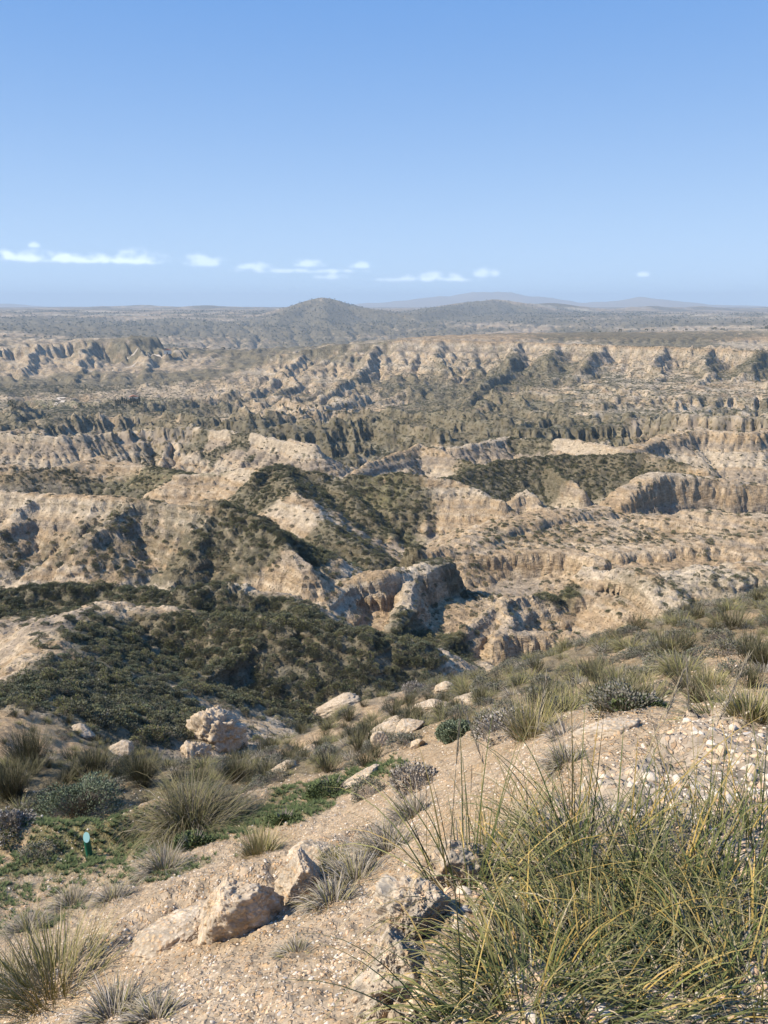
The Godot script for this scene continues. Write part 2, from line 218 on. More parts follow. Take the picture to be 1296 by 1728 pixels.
func cloud_cover() -> ImageTexture:
	# small fair-weather clouds low all round the horizon: [azimuth, elevation, half width, height] in degrees
	var wd := 4096
	var ht := 2048
	var im := Image.create(wd, ht, false, Image.FORMAT_RGBA8)
	im.fill(Color(1, 1, 1, 0))
	var g := RandomNumberGenerator.new()
	g.seed = 3
	var list := [[-22.0, 3.0, 8.0, 0.34], [-6.0, 2.5, 6.0, 0.22], [3.0, 1.9, 4.5, 0.24], [-26.5, 3.15, 2.6, 0.7], [-23.4, 3.15, 2.6, 0.6], [-20.6, 3.05, 2.6, 0.6], [-17.2, 3.1, 2.2, 0.9], [-12.8, 3.0, 1.7, 0.75], [-9.3, 2.75, 1.6, 0.45], [-5.4, 2.95, 1.5, 0.45],
		[-1.7, 2.85, 0.9, 0.4], [-3.6, 2.1, 1.6, 0.35], [3.0, 2.05, 1.8, 0.55], [4.6, 2.0, 1.2, 0.5], [7.3, 2.25, 1.1, 0.6], [18.0, 2.15, 0.5, 0.3], [-27.0, 4.0, 0.5, 0.35], [-23.6, 3.9, 0.4, 0.3]]
	var az := 34.0
	while az < 326.0:
		list.append([az if az < 180.0 else az - 360.0, g.randf_range(1.9, 3.4), g.randf_range(0.6, 2.4), g.randf_range(0.3, 0.75)])
		az += g.randf_range(2.0, 8.0)
	var n := noise(0.06, 4, FastNoiseLite.TYPE_SIMPLEX_SMOOTH, FastNoiseLite.FRACTAL_FBM, 71)
	for k in list:
		var cx: float = wd * k[0] / 360.0
		var cy: float = ht * (0.5 - k[1] / 180.0)
		var hx: float = wd * k[2] / 360.0
		var hy: float = ht * k[3] / 180.0
		for y in range(int(cy - hy * 1.5), int(cy + hy * 0.8)):
			for x in range(int(cx - hx * 1.2), int(cx + hx * 1.2)):
				var u := (x - cx) / hx
				var v := (cy - y) / hy
				var dome := 1.0 - u * u - (v * v if v > 0.0 else v * v * 9.0)
				var a := smoothstep(-0.05, 0.95, dome * 0.75 + 1.1 * n.get_noise_2d(x, y * 1.7) * (0.4 + 0.6 * clampf(dome, 0.0, 1.0)))
				if a > 0.004:
					var px := posmod(x, wd)
					var was := im.get_pixel(px, y)
					im.set_pixel(px, y, Color(1, 0.97, 0.93, minf(0.5, was.a + a * 0.36)))
	return ImageTexture.create_from_image(im)


# ------------------------------------------------------------------ land
func half_width(d: float) -> float:
	return 6.0 + 0.66 * clampf(d, 0.0, 40.0) + 0.545 * maxf(d - 40.0, 0.0)


func build_rows() -> void:
	var d := -5.0
	while d < 13000.0:
		rows.append(d)
		if d < 0.4:
			d += 0.16
		elif d < 45.0:
			d += maxf(0.042, 0.0075 * d)
		elif d < 330.0:
			d += 0.0030 * d
		elif d < 1500.0:
			d += 0.0062 * d
		elif d < 5500.0:
			d += 0.0075 * d
		else:
			d += 0.012 * d
	rows.append(13000.0)
	if rows.size() % 2 == 0:
		rows.append(13200.0)
	R = rows.size()


func q_of(x: float, d: float) -> Vector2:
	var k := log(maxf(d, -6.0) + 10.0)
	return Vector2(x / (maxf(d, 0.0) + 6.0), k)


func base_grid(cr: int, cc: int, crows: PackedFloat32Array) -> PackedFloat32Array:
	# smooth surface through the control points (multiquadric interpolation)
	var n := BASE.size() / 3
	var q := PackedVector2Array()
	var yv := PackedFloat64Array()
	var trend := PackedFloat64Array()
	for i in n:
		q.append(q_of(BASE[i * 3], BASE[i * 3 + 2]))
		yv.append(BASE[i * 3 + 1])
	var a := []
	for i in n:
		var row := PackedFloat64Array()
		row.resize(n + 2)
		for j in n:
			row[j] = sqrt(q[i].distance_squared_to(q[j]) + 0.004)
		row[i] -= 0.012
		row[n] = 1.0
		row[n + 1] = yv[i]
		a.append(row)
	var last := PackedFloat64Array()
	last.resize(n + 2)
	last.fill(1.0)
	last[n] = 0.0
	last[n + 1] = 0.0
	a.append(last)
	var m := n + 1
	for c in m:
		var p := c
		for r in range(c + 1, m):
			if absf(a[r][c]) > absf(a[p][c]):
				p = r
		var t = a[c]; a[c] = a[p]; a[p] = t
		var pc: PackedFloat64Array = a[c]
		for r in range(c + 1, m):
			var rr: PackedFloat64Array = a[r]
			var k := rr[c] / pc[c]
			if k != 0.0:
				for j in range(c, m + 1):
					rr[j] -= k * pc[j]
				a[r] = rr
	var wgt := PackedFloat64Array()
	wgt.resize(m)
	for i in range(m - 1, -1, -1):
		var s: float = a[i][m]
		for j in range(i + 1, m):
			s -= a[i][j] * wgt[j]
		wgt[i] = s / a[i][i]
	var out := PackedFloat32Array()
	out.resize(cr * cc)
	for r in cr:
		var d := crows[r]
		var hw := half_width(d)
		for c in cc:
			var p := q_of((2.0 * c / (cc - 1) - 1.0) * hw, d)
			var s: float = wgt[n]
			for j in n:
				s += wgt[j] * sqrt(p.distance_squared_to(q[j]) + 0.004)
			out[r * cc + c] = s
	return out


func upsample(src: PackedFloat32Array, sr: int, sc: int, dr: int, dc: int, kr: float, kc: float) -> PackedFloat32Array:
	var out := PackedFloat32Array()
	out.resize(dr * dc)
	for r in dr:
		var fr := minf(r / kr, sr - 1.001)
		var r0 := int(fr)
		var tr := fr - r0
		for c in dc:
			var fc := minf(c / kc, sc - 1.001)
			var c0 := int(fc)
			var tc := fc - c0
			var i := r0 * sc + c0
			var p := src[i] + (src[i + 1] - src[i]) * tc
			var q := src[i + sc] + (src[i + sc + 1] - src[i + sc]) * tc
			out[r * dc + c] = p + (q - p) * tr
	return out


func erode(h0: PackedFloat32Array, nr: int, nc: int, drow: PackedFloat32Array, times: int, kk: float) -> PackedFloat32Array:
	# running water: every cell drains to its steepest neighbour and is cut down the more, the more it drains
	var h := h0.duplicate()
	var n := nr * nc
	var to := PackedInt32Array()
	to.resize(n)
	var area := PackedFloat32Array()
	area.resize(n)
	var keys := PackedInt64Array()
	keys.resize(n)
	for it in times:
		for r in nr:
			var d := drow[r]
			var dx := 2.0 * half_width(d) / (nc - 1)
			var up := 1.0 / maxf(0.01, drow[mini(r + 1, nr - 1)] - d)
			var dn := 1.0 / maxf(0.01, d - drow[maxi(r - 1, 0)])
			var ix := 1.0 / dx
			var iu := 1.0 / sqrt(dx * dx + 1.0 / (up * up))
			var idn := 1.0 / sqrt(dx * dx + 1.0 / (dn * dn))
			for c in nc:
				var i := r * nc + c
				var hi := h[i]
				keys[i] = (int((hi + 500.0) * 20000.0) << 20) | i
				area[i] = 1.0
				to[i] = i
				if r == 0 or r == nr - 1 or c == 0 or c == nc - 1:
					continue
				var best := 0.0
				var low := 1e9
				var s := (hi - h[i - 1]) * ix
				if s > best:
					best = s; to[i] = i - 1
				s = (hi - h[i + 1]) * ix
				if s > best:
					best = s; to[i] = i + 1
				s = (hi - h[i - nc]) * dn
				if s > best:
					best = s; to[i] = i - nc
				s = (hi - h[i + nc]) * up
				if s > best:
					best = s; to[i] = i + nc
				s = (hi - h[i - nc - 1]) * idn
				if s > best:
					best = s; to[i] = i - nc - 1
				s = (hi - h[i - nc + 1]) * idn
				if s > best:
					best = s; to[i] = i - nc + 1
				s = (hi - h[i + nc - 1]) * iu
				if s > best:
					best = s; to[i] = i + nc - 1
				s = (hi - h[i + nc + 1]) * iu
				if s > best:
					best = s; to[i] = i + nc + 1
				if best == 0.0:                               # a pit silts up to its rim
					low = minf(minf(h[i - 1], h[i + 1]), minf(h[i - nc], h[i + nc]))
					h[i] = low + 0.0005 * dx
		keys.sort()
		for j in range(n - 1, -1, -1):
			var i := keys[j] & 0xFFFFF
			if to[i] != i:
				area[to[i]] += area[i]
		for j in n:
			var i := keys[j] & 0xFFFFF
			var t := to[i]
			if t == i:
				continue
			var d := drow[i / nc]
			var f := kk * sqrt(area[i]) * smoothstep(70.0, 110.0, d) * (0.085 + 0.71 * smoothstep(210.0, 400.0, d)) * (1.0 - 0.35 * smoothstep(1500.0, 2600.0, d) - 0.5 * smoothstep(3300.0, 5000.0, d))
			var hn := (h[i] + f * h[t]) / (1.0 + f)
			var least := h0[i] - (2.0 if d > 700.0 and h0[i] > -63.0 else 0.06 * d + 1.0)   # the mesas keep their caps
			h[i] = maxf(minf(hn, h[i]), least)
	return h


func build_land() -> void:
	var t0 := Time.get_ticks_msec()
	build_rows()
	var mr := (R + 1) / 2
	var mc := COLS / 2
	var mrows := PackedFloat32Array()
	for i in mr:
		mrows.append(rows[mini(i * 2, R - 1)])
	# macro surface: interpolated floor, then every ridge on top of it
	var br := (mr - 1) / 4 + 2
	var bc := mc / 4 + 1
	var brows := PackedFloat32Array()
	for i in br:
		brows.append(mrows[mini(i * 4, mr - 1)])
	var bg := base_grid(br, bc, brows)
	var mh := upsample(bg, br, bc, mr, mc, 4.0, 4.0 * (mc - 1.0) / (4.0 * (bc - 1.0)))
	print("base ", Time.get_ticks_msec() - t0, " rows ", R)
	var wn := noise(0.045, 3, FastNoiseLite.TYPE_SIMPLEX_SMOOTH, FastNoiseLite.FRACTAL_FBM, 5)
	var wf := noise(0.006, 3, FastNoiseLite.TYPE_SIMPLEX_SMOOTH, FastNoiseLite.FRACTAL_FBM, 6)
	var wx := PackedFloat32Array()
	var wd := PackedFloat32Array()
	wx.resize(mr * mc)
	wd.resize(mr * mc)
	for r in mr:
		var d := mrows[r]
		var hw := half_width(d)
		var a1 := 1.1 * smoothstep(35.0, 90.0, d)
		var a2 := 14.0 * smoothstep(250.0, 1200.0, d)
		for c in mc:
			var x := (2.0 * c / (mc - 1) - 1.0) * hw
			var i := r * mc + c
			wx[i] = x + a1 * wn.get_noise_2d(x, d) + a2 * wf.get_noise_2d(x, d)
			wd[i] = d + a1 * wn.get_noise_2d(x + 300.0, d) + a2 * wf.get_noise_2d(x + 3000.0, d)
	var gn := noise(1.0, 2, FastNoiseLite.TYPE_SIMPLEX_SMOOTH, FastNoiseLite.FRACTAL_FBM, 11)
	var k := 0
	for rd in RIDGES:
		k += 1
		var prm: Array = rd[0]
		var pts: Array = rd[1]
		var top: float = prm[0]
		var cap: float = prm[1]
		var cs: float = prm[2]
		var ts: float = prm[3]
		var gf: float = 1.0 / (prm[4] * 1.6)
		var ga: float = prm[5] * 0.7
		var reach: float = prm[6]
		var cap_run := cap / cs
		var s0 := 0.0
		for e in pts.size() / 3 - 1:
			var ax: float = pts[e * 3]
			var ay: float = pts[e * 3 + 1]
			var ad: float = pts[e * 3 + 2]
			var bx: float = pts[e * 3 + 3]
			var by: float = pts[e * 3 + 4]
			var bd: float = pts[e * 3 + 5]
			var vx := bx - ax
			var vd := bd - ad
			var l2 := vx * vx + vd * vd
			var ln := sqrt(l2)
			var dmin := minf(ad, bd) - reach
			var dmax := maxf(ad, bd) + reach
			var xmin := minf(ax, bx) - reach
			var xmax := maxf(ax, bx) + reach
			var r0 := mrows.bsearch(dmin)
			while r0 < mr and mrows[r0] < dmax:
				var hw := half_width(mrows[r0])
				var c0 := clampi(int((xmin / hw + 1.0) * 0.5 * (mc - 1)), 0, mc)
				var c1 := clampi(int((xmax / hw + 1.0) * 0.5 * (mc - 1)) + 1, 0, mc)
				for c in range(c0, c1):
					var i := r0 * mc + c
					var px := wx[i] - ax
					var pd := wd[i] - ad
					var t := clampf((px * vx + pd * vd) / l2, 0.0, 1.0)
					var ex := px - vx * t
					var ed := pd - vd * t
					var dist := sqrt(ex * ex + ed * ed)
					if dist < reach * 1.25:
						var h := ay + (by - ay) * t
						if h - ts * dist * 0.6 > mh[i]:
							var s := s0 + ln * t
							var side := 40.0 if px * vd - pd * vx > 0.0 else 0.0
							var g := 0.55 - 1.9 * absf(gn.get_noise_2d(s * gf + k * 17.3, side + dist * gf * 0.22))
							g += 0.45 * (0.5 - 1.8 * absf(gn.get_noise_2d(s * gf * 3.1 + k * 7.7, side + dist * gf * 0.6)))
							g = maxf(g, -0.75)
							var de := dist * (1.0 + ga * g) + ga * g * top * 0.8
							h += 0.35 * top * gn.get_noise_2d(s * gf * 0.7, 90.0 + k)
							if de < top:
								h -= 0.08 * de * de / maxf(top, 0.01)
							elif de < top + cap_run:
								h -= 0.08 * top + (de - top) * cs
							else:
								h -= 0.08 * top + cap + (de - top - cap_run) * ts
							if h > mh[i]:
								mh[i] = h
				r0 += 1
			s0 += ln
	print("ridges ", Time.get_ticks_msec() - t0)
	var rough := noise(0.35, 4, FastNoiseLite.TYPE_SIMPLEX_SMOOTH, FastNoiseLite.FRACTAL_FBM, 17)
	for r in mr:                                                 # seed roughness that water can find its way through
		var d := mrows[r]
		var cell_w := 2.0 * half_width(d) / (mc - 1)
		var ra := cell_w * smoothstep(38.0, 70.0, d) * (0.4 + 0.9 * smoothstep(210.0, 400.0, d)) * (1.0 - 0.6 * smoothstep(1350.0, 2000.0, d) - 0.35 * smoothstep(3500.0, 5000.0, d))
		for c in mc:
			mh[r * mc + c] += ra * rough.get_noise_2d(c * 0.4, r * 0.3) * (0.2 if d > 650.0 and mh[r * mc + c] > -60.0 else 1.0)
	mh = erode(mh, mr, mc, mrows, 9, 0.055)
	print("eroded ", Time.get_ticks_msec() - t0)
	hgt = upsample(mh, mr, mc, R, COLS, 2.0, (COLS - 1.0) / (mc - 1.0))
	hgt = erode(hgt, R, COLS, rows, 2, 0.07)
	print("up ", Time.get_ticks_msec() - t0)
	# erosion relief on top
	var n_mid := noise(1.0 / 11.0, 5, FastNoiseLite.TYPE_SIMPLEX_SMOOTH, FastNoiseLite.FRACTAL_RIDGED, 21)
	var n_fine := noise(1.0 / 2.6, 3, FastNoiseLite.TYPE_SIMPLEX_SMOOTH, FastNoiseLite.FRACTAL_FBM, 22)
	var n_near := noise(1.0 / 2.2, 5, FastNoiseLite.TYPE_SIMPLEX_SMOOTH, FastNoiseLite.FRACTAL_FBM, 23)
	var n_stone := noise(1.0 / 0.16, 2, FastNoiseLite.TYPE_SIMPLEX, FastNoiseLite.FRACTAL_FBM, 29)
	var n_far := noise(1.0 / 110.0, 5, FastNoiseLite.TYPE_SIMPLEX_SMOOTH, FastNoiseLite.FRACTAL_RIDGED, 24)
	var n_vfar := noise(1.0 / 800.0, 5, FastNoiseLite.TYPE_SIMPLEX_SMOOTH, FastNoiseLite.FRACTAL_RIDGED, 25)
	var n_lay := noise(1.0 / 60.0, 2, FastNoiseLite.TYPE_SIMPLEX_SMOOTH, FastNoiseLite.FRACTAL_FBM, 26)
	var n_patch := noise(1.0 / 26.0, 4, FastNoiseLite.TYPE_SIMPLEX_SMOOTH, FastNoiseLite.FRACTAL_FBM, 27)
	var n_grain := noise(1.0 / 1.7, 3, FastNoiseLite.TYPE_SIMPLEX, FastNoiseLite.FRACTAL_FBM, 28)
	green.resize(R * COLS)
	for r in R:
		var d := rows[r]
		var hw := half_width(d)
		var am := 0.32 * smoothstep(40.0, 75.0, d) * (1.0 - smoothstep(1500.0, 3000.0, d))
		var an := 0.10 + 0.22 * smoothstep(7.0, 20.0, d)
		an *= 1.0 - smoothstep(70.0, 200.0, d)
		var afar := 5.0 * smoothstep(230.0, 520.0, d) * (1.0 - 0.75 * smoothstep(2000.0, 3500.0, d))
		var av := 16.0 * smoothstep(1600.0, 2600.0, d) * (1.0 - 0.8 * smoothstep(3600.0, 5200.0, d))
		for c in COLS:
			var i := r * COLS + c
			var x := (2.0 * c / (COLS - 1) - 1.0) * hw
			var h := hgt[i]
			if am > 0.0:
				h += am * (n_mid.get_noise_2d(x, d) - 0.35) + 0.34 * n_fine.get_noise_2d(x, d) * smoothstep(45.0, 90.0, d) * (1.0 - smoothstep(1500.0, 2500.0, d))
			if an > 0.0:
				h += an * n_near.get_noise_2d(x, d)
				if d < 16.0:
					h += 0.024 * n_stone.get_noise_2d(x, d)
			if afar > 0.0:
				h += afar * (n_far.get_noise_2d(x, d) - 0.3) * (1.0 - 0.85 * smoothstep(-62.0, -52.0, h) * smoothstep(600.0, 800.0, d))
			if av > 0.0:
				h += av * (n_vfar.get_noise_2d(x, d) - 0.4)
			if d < 6.0 and d > -4.5:                            # the conglomerate bank with its broken edge
				var near := 1e9
				var inside := 1.0
				for e in BANK.size() / 2 - 1:
					var vx: float = BANK[e * 2 + 2] - BANK[e * 2]
					var vd: float = BANK[e * 2 + 3] - BANK[e * 2 + 1]
					var px: float = x - BANK[e * 2]
					var pd: float = d - BANK[e * 2 + 1]
					var t := clampf((px * vx + pd * vd) / (vx * vx + vd * vd), 0.0, 1.0)
					var q := Vector2(px - vx * t, pd - vd * t).length()
					if q < near:
						near = q
						inside = 1.0 if px * vd - pd * vx > 0.0 else -1.0
				var sd := near * inside + 0.16 * n_near.get_noise_2d(x * 2.4, d * 2.4) + 0.05 * n_stone.get_noise_2d(x, d)
				var b := -1.53 - 0.17 * maxf(d, 0.0) + 0.12 * minf(d, 0.0) + 0.09 * n_near.get_noise_2d(x + 40.0, d) + 0.02 * n_stone.get_noise_2d(x, d)
				if sd < 0.25:
					b -= 0.25 * (0.25 - maxf(sd, 0.0)) + 2.3 * maxf(0.0, -sd) + 0.10 * sin(minf(sd, 0.0) * 22.0)
				b += 0.05 * n_stone.get_noise_2d(x * 0.6, d * 0.6) * smoothstep(0.3, 0.0, sd)
				h = maxf(h, b)
				green[i] = smoothstep(-0.5, 0.0, sd)
			if d > 75.0:                                        # hard and soft beds weather into steps
				var p := 2.3 if d < 330.0 else (6.5 if d < 1500.0 else 0.0)
				if p > 0.0:
					var y := (h + 2.2 * n_lay.get_noise_2d(x, d)) / p
					var fl := floorf(y)
					var fr := y - fl
					var stp := fr * fr * (3.0 - 2.0 * fr)
					stp = stp * stp * (3.0 - 2.0 * stp)
					h += (stp - fr) * p * (0.42 if d < 330.0 else 0.78) * smoothstep(75.0, 100.0, d)
			hgt[i] = h
	print("relief ", Time.get_ticks_msec() - t0)
	pos.resize(R * COLS)
	nrm.resize(R * COLS)
	veg.resize(R * COLS)
	var n3 := noise(1.0 / 2.4, 4, FastNoiseLite.TYPE_SIMPLEX_SMOOTH, FastNoiseLite.FRACTAL_FBM, 31)
	var nbed := noise(1.0, 3, FastNoiseLite.TYPE_SIMPLEX_SMOOTH, FastNoiseLite.FRACTAL_FBM, 32)
	for r in R:
		var d := rows[r]
		var hw := half_width(d)
		var dx := 2.0 * hw / (COLS - 1)
		var ra := maxi(r - 1, 0)
		var rb := mini(r + 1, R - 1)
		var dd := rows[rb] - rows[ra]
		var sc := 0.0
		if d > 45.0 and d < 1500.0:
			sc = 1.1 if d < 330.0 else 3.0
		for c in COLS:
			var i := r * COLS + c
			var ca := maxi(c - 1, 0)
			var cb := mini(c + 1, COLS - 1)
			var gx := (hgt[r * COLS + cb] - hgt[r * COLS + ca]) / ((cb - ca) * dx)
			var gd := (hgt[rb * COLS + c] - hgt[ra * COLS + c]) / dd
			var x := (2.0 * c / (COLS - 1) - 1.0) * hw
			var y := hgt[i]
			var sl := sqrt(gx * gx + gd * gd)
			var ox := 0.0
			var od := 0.0
			if sc > 0.0 and sl > 0.5:
				var f := smoothstep(0.5, 1.4, sl)
				var o := f * sc * (0.7 * nbed.get_noise_2d(y * (0.9 if d < 330.0 else 0.45), 3.0) + 0.22 * n3.get_noise_3d(x / sc, y * 1.5 / sc, d / sc))
				ox = -gx / sl * o
				od = -gd / sl * o
			pos[i] = Vector3(x + ox, y, -(d + od))
	for r in R:
		var ra := maxi(r - 1, 0) * COLS
		var rb := mini(r + 1, R - 1) * COLS
		for c in COLS:
			var e := pos[r * COLS + mini(c + 1, COLS - 1)] - pos[r * COLS + maxi(c - 1, 0)]
			var f := pos[rb + c] - pos[ra + c]
			nrm[r * COLS + c] = e.cross(f).normalized()
	print("positions ", Time.get_ticks_msec() - t0)
	# colours of the soil and beds, and where scrub grows
	var col := PackedColorArray()
	col.resize(R * COLS)
	var n_scrub := noise(1.0 / 5.0, 3, FastNoiseLite.TYPE_SIMPLEX_SMOOTH, FastNoiseLite.FRACTAL_FBM, 33)
	var n_wide := noise(1.0 / 420.0, 4, FastNoiseLite.TYPE_SIMPLEX_SMOOTH, FastNoiseLite.FRACTAL_FBM, 34)
	for r in R:
		var d := rows[r]
		var scrubs := []
		for e in SCRUB:
			if absf(d - e[1]) < e[3]:
				scrubs.append(e)
		var fields := []
		for e in MEADOWS:
			if absf(d - e[1]) < e[3]:
				fields.append(e)
		var plots := []
		for e in STUBBLE:
			if absf(d - e[1]) < e[3] * 1.3:
				plots.append(e)
		for c in COLS:
			var i := r * COLS + c
			var p := pos[i]
			var x := p.x
			var pn := n_patch.get_noise_2d(x, d)
			var lay := p.y + 1.6 * n_lay.get_noise_2d(x, d)
			var bed := nbed.get_noise_2d(lay * 1.15, 60.0) if d < 330.0 else nbed.get_noise_2d(lay * 0.21, 60.0)
			var g := n_grain.get_noise_2d(x, d)
			var v := 0.0
			var outback := d + 90.0 * pn > 330.0
			for e in scrubs:
				var ex: float = (x - e[0]) / e[2]
				var ed: float = (d - e[1]) / e[3]
				v = maxf(v, e[4] * smoothstep(1.0, 0.55, sqrt(ex * ex + ed * ed) + 0.45 * pn))
			var soil: Color
			if d < 36.0:
				soil = Color(0.465, 0.345, 0.212).lerp(Color(0.53, 0.42, 0.30), clampf(0.5 + 1.1 * pn + 0.5 * g, 0.0, 1.0))
			else:
				soil = Color(0.47, 0.34, 0.21).lerp(Color(0.60, 0.475, 0.335), clampf(0.55 + bed * 1.5 + pn * 0.6 + g * 0.35, 0.0, 1.0))
			if d < 6.0:
				soil = soil.lerp(Color(0.45, 0.365, 0.27).lerp(Color(0.55, 0.465, 0.365), clampf(0.5 + 1.2 * g, 0.0, 1.0)), green[i] * 0.85)
			# now and then a bed of grey marl or pale gypsum, in every cliff from the nearest to the farthest
			if d >= 36.0:
				var kindof := nbed.get_noise_2d(lay * 0.16 + 5.0, 200.0)
				if kindof > 0.12:
					soil = soil.lerp(Color(0.39, 0.32, 0.245), smoothstep(0.12, 0.2, kindof) * 0.8)
				elif kindof < -0.22:
					soil = soil.lerp(Color(0.62, 0.53, 0.41), smoothstep(-0.22, -0.3, kindof) * 0.6)
				for e in plots:
					var ex: float = absf(x - e[0]) / e[2]
					var ed: float = absf(d - e[1]) / e[3]
					if maxf(ex, ed) + 0.2 * pn < 1.0:
						soil = Color(0.62, 0.54, 0.41)
			if outback:                                          # scrub of the wide valley and the uplands behind it
				v = maxf(v, 0.24 + 0.5 * smoothstep(-0.25, 0.3, n_wide.get_noise_2d(x, d) + 0.35 * pn))
			var tuft := smoothstep(0.62 - v, 0.92 - v, 0.5 + 0.6 * g + 0.25 * n_scrub.get_noise_2d(x, d) if d < 330.0 else 0.5 + 0.55 * n_scrub.get_noise_2d(x * 0.3, d * 0.3))
			var litter := Color(0.15, 0.138, 0.09)
			soil = soil.lerp(litter, tuft * 0.8 * minf(1.0, v * 1.6))
			var gr := 0.0
			for e in fields:
				var ex: float = (x - e[0]) / e[2]
				var ed: float = (d - e[1]) / e[3]
				gr = maxf(gr, e[4] * smoothstep(1.0, 0.6, sqrt(ex * ex + ed * ed) + 0.5 * pn + 0.25 * g))
			if gr > 0.0:
				soil = soil.lerp(Color(0.14, 0.15, 0.065).lerp(Color(0.24, 0.22, 0.11), clampf(0.5 + g, 0.0, 1.0)), gr * smoothstep(-0.35, 0.15, g + 0.3 * pn))
			green[i] = gr
			col[i] = soil
			veg[i] = v
	# three sheets that share their border rows
	var cut1 := rows.bsearch(36.0)
	var cut2 := rows.bsearch(330.0)
	sheet("ground", 0, cut1, col, soil_material(1.3, 0))
	sheet("badlands", cut1, cut2, col, soil_material(13.0, 1))
	sheet("hills", cut2, R - 1, col, soil_material(90.0, 2))
	print("land ", Time.get_ticks_msec() - t0)


func sheet(called: String, ra: int, rb: int, col: PackedColorArray, m: Material) -> void:
	var idx := PackedInt32Array()
	idx.resize((rb - ra) * (COLS - 1) * 6)
	var k := 0
	for r in rb - ra:
		for c in COLS - 1:
			var i := r * COLS + c
			idx[k] = i
			idx[k + 1] = i + COLS
			idx[k + 2] = i + 1
			idx[k + 3] = i + 1
			idx[k + 4] = i + COLS
			idx[k + 5] = i + COLS + 1
			k += 6
	var a := []
	a.resize(Mesh.ARRAY_MAX)
	a[Mesh.ARRAY_VERTEX] = pos.slice(ra * COLS, (rb + 1) * COLS)
	a[Mesh.ARRAY_NORMAL] = nrm.slice(ra * COLS, (rb + 1) * COLS)
	a[Mesh.ARRAY_COLOR] = col.slice(ra * COLS, (rb + 1) * COLS)
	a[Mesh.ARRAY_INDEX] = idx
	var me := ArrayMesh.new()
	me.add_surface_from_arrays(Mesh.PRIMITIVE_TRIANGLES, a)
	me.surface_set_material(0, m)
	var o := MeshInstance3D.new()
	o.name = called
	o.mesh = me
	o.set_meta("kind", "structure")
	add_child(o)


# ------------------------------------------------------------------ plants and stones: shapes
var bv := PackedVector3Array()
var bn := PackedVector3Array()
var bc := PackedColorArray()
var bi := PackedInt32Array()


func begin() -> void:
	bv = PackedVector3Array()
	bn = PackedVector3Array()
	bc = PackedColorArray()
	bi = PackedInt32Array()


func finish(m: Material) -> ArrayMesh:
	var a := []
	a.resize(Mesh.ARRAY_MAX)
	a[Mesh.ARRAY_VERTEX] = bv
	a[Mesh.ARRAY_NORMAL] = bn
	a[Mesh.ARRAY_COLOR] = bc
	a[Mesh.ARRAY_INDEX] = bi
	var me := ArrayMesh.new()
	me.add_surface_from_arrays(Mesh.PRIMITIVE_TRIANGLES, a)
	me.surface_set_material(0, m)
	return me


func blade(p: Vector3, way: Vector3, length: float, width: float, sag: float, segs: int, c0: Color, c1: Color, twist := 0.0) -> Vector3:
	# a narrow leaf that leaves p along way and bends down under its weight; returns its tip
	var dir := way.normalized()
	var step := length / segs
	var side := dir.cross(Vector3.UP)
	side = Vector3.RIGHT if side.length() < 0.05 else side.normalized()
	if twist != 0.0:
		side = side.rotated(dir, twist)
	var first := bv.size()
	for k in segs + 1:
		var t := float(k) / segs
		var wv := width * (1.0 - t * t * 0.92) * 0.5
		var nn := side.cross(dir).normalized()
		bv.append(p - side * wv)
		bv.append(p + side * wv)
		bn.append(nn)
		bn.append(nn)
		var cc := c0.lerp(c1, t)
		bc.append(cc)
		bc.append(cc)
		if k < segs:
			var q := first + k * 2
			bi.append_array(PackedInt32Array([q, q + 2, q + 1, q + 1, q + 2, q + 3]))
			p += dir * step
			dir = (dir + Vector3.DOWN * sag * step / maxf(length, 0.01) * (0.4 + 1.6 * t)).normalized()
	return p


func leaf(p: Vector3, dir: Vector3, size: float, fat: float, c: Color) -> void:
	var side := dir.cross(Vector3(rng.randf() - 0.5, rng.randf() - 0.5, rng.randf() - 0.5)).normalized()
	var nn := side.cross(dir).normalized()
	var over := nn.y < 0.0
	if over:
		nn = -nn
	nn = (nn + dir * 0.4).normalized()
	var f := bv.size()
	bv.append(p)
	bv.append(p + dir * size * 0.5 + side * size * fat)
	bv.append(p + dir * size)
	bv.append(p + dir * size * 0.5 - side * size * fat)
	for k in 4:
		bn.append(nn)
		bc.append(c)
	bi.append_array(PackedInt32Array([f, f + 1, f + 2, f, f + 2, f + 3] if over else [f, f + 2, f + 1, f, f + 3, f + 2]))


func ball() -> Vector3:
	var v := Vector3.ONE * 2.0
	while v.length_squared() > 1.0:
		v = Vector3(rng.randf_range(-1, 1), rng.randf_range(-1, 1), rng.randf_range(-1, 1))
	return v


func pick(list: Array) -> Color:
	var c: Color = list[rng.randi() % list.size()]
	return c * rng.randf_range(0.75, 1.25)


func tussock(n: int, radius: float, length: float, width: float, spread: float, sag: float, segs: int, cols: Array, lean := Vector3.ZERO) -> void:
	for k in n:
		var a := rng.randf() * TAU
		var rr := sqrt(rng.randf())
		var out := Vector3(cos(a), 0, sin(a))
		var p := out * rr * radius - Vector3(0, 0.04, 0)
		var way := Vector3.UP + out * spread * (0.25 + rr * rng.randf_range(0.3, 1.2)) + lean + ball() * 0.3
		var c := pick(cols)
		var tip := c.lerp(Color(0.42, 0.33, 0.17), rng.randf() * 0.6)
		blade(p, way, length * (rng.randf_range(0.4, 1.1) + 0.5 * pow(rng.randf(), 6.0)), width * rng.randf_range(0.7, 1.3), sag * rng.randf_range(0.4, 1.5), segs, c * 0.9, tip, rng.randf_range(-0.7, 0.7))


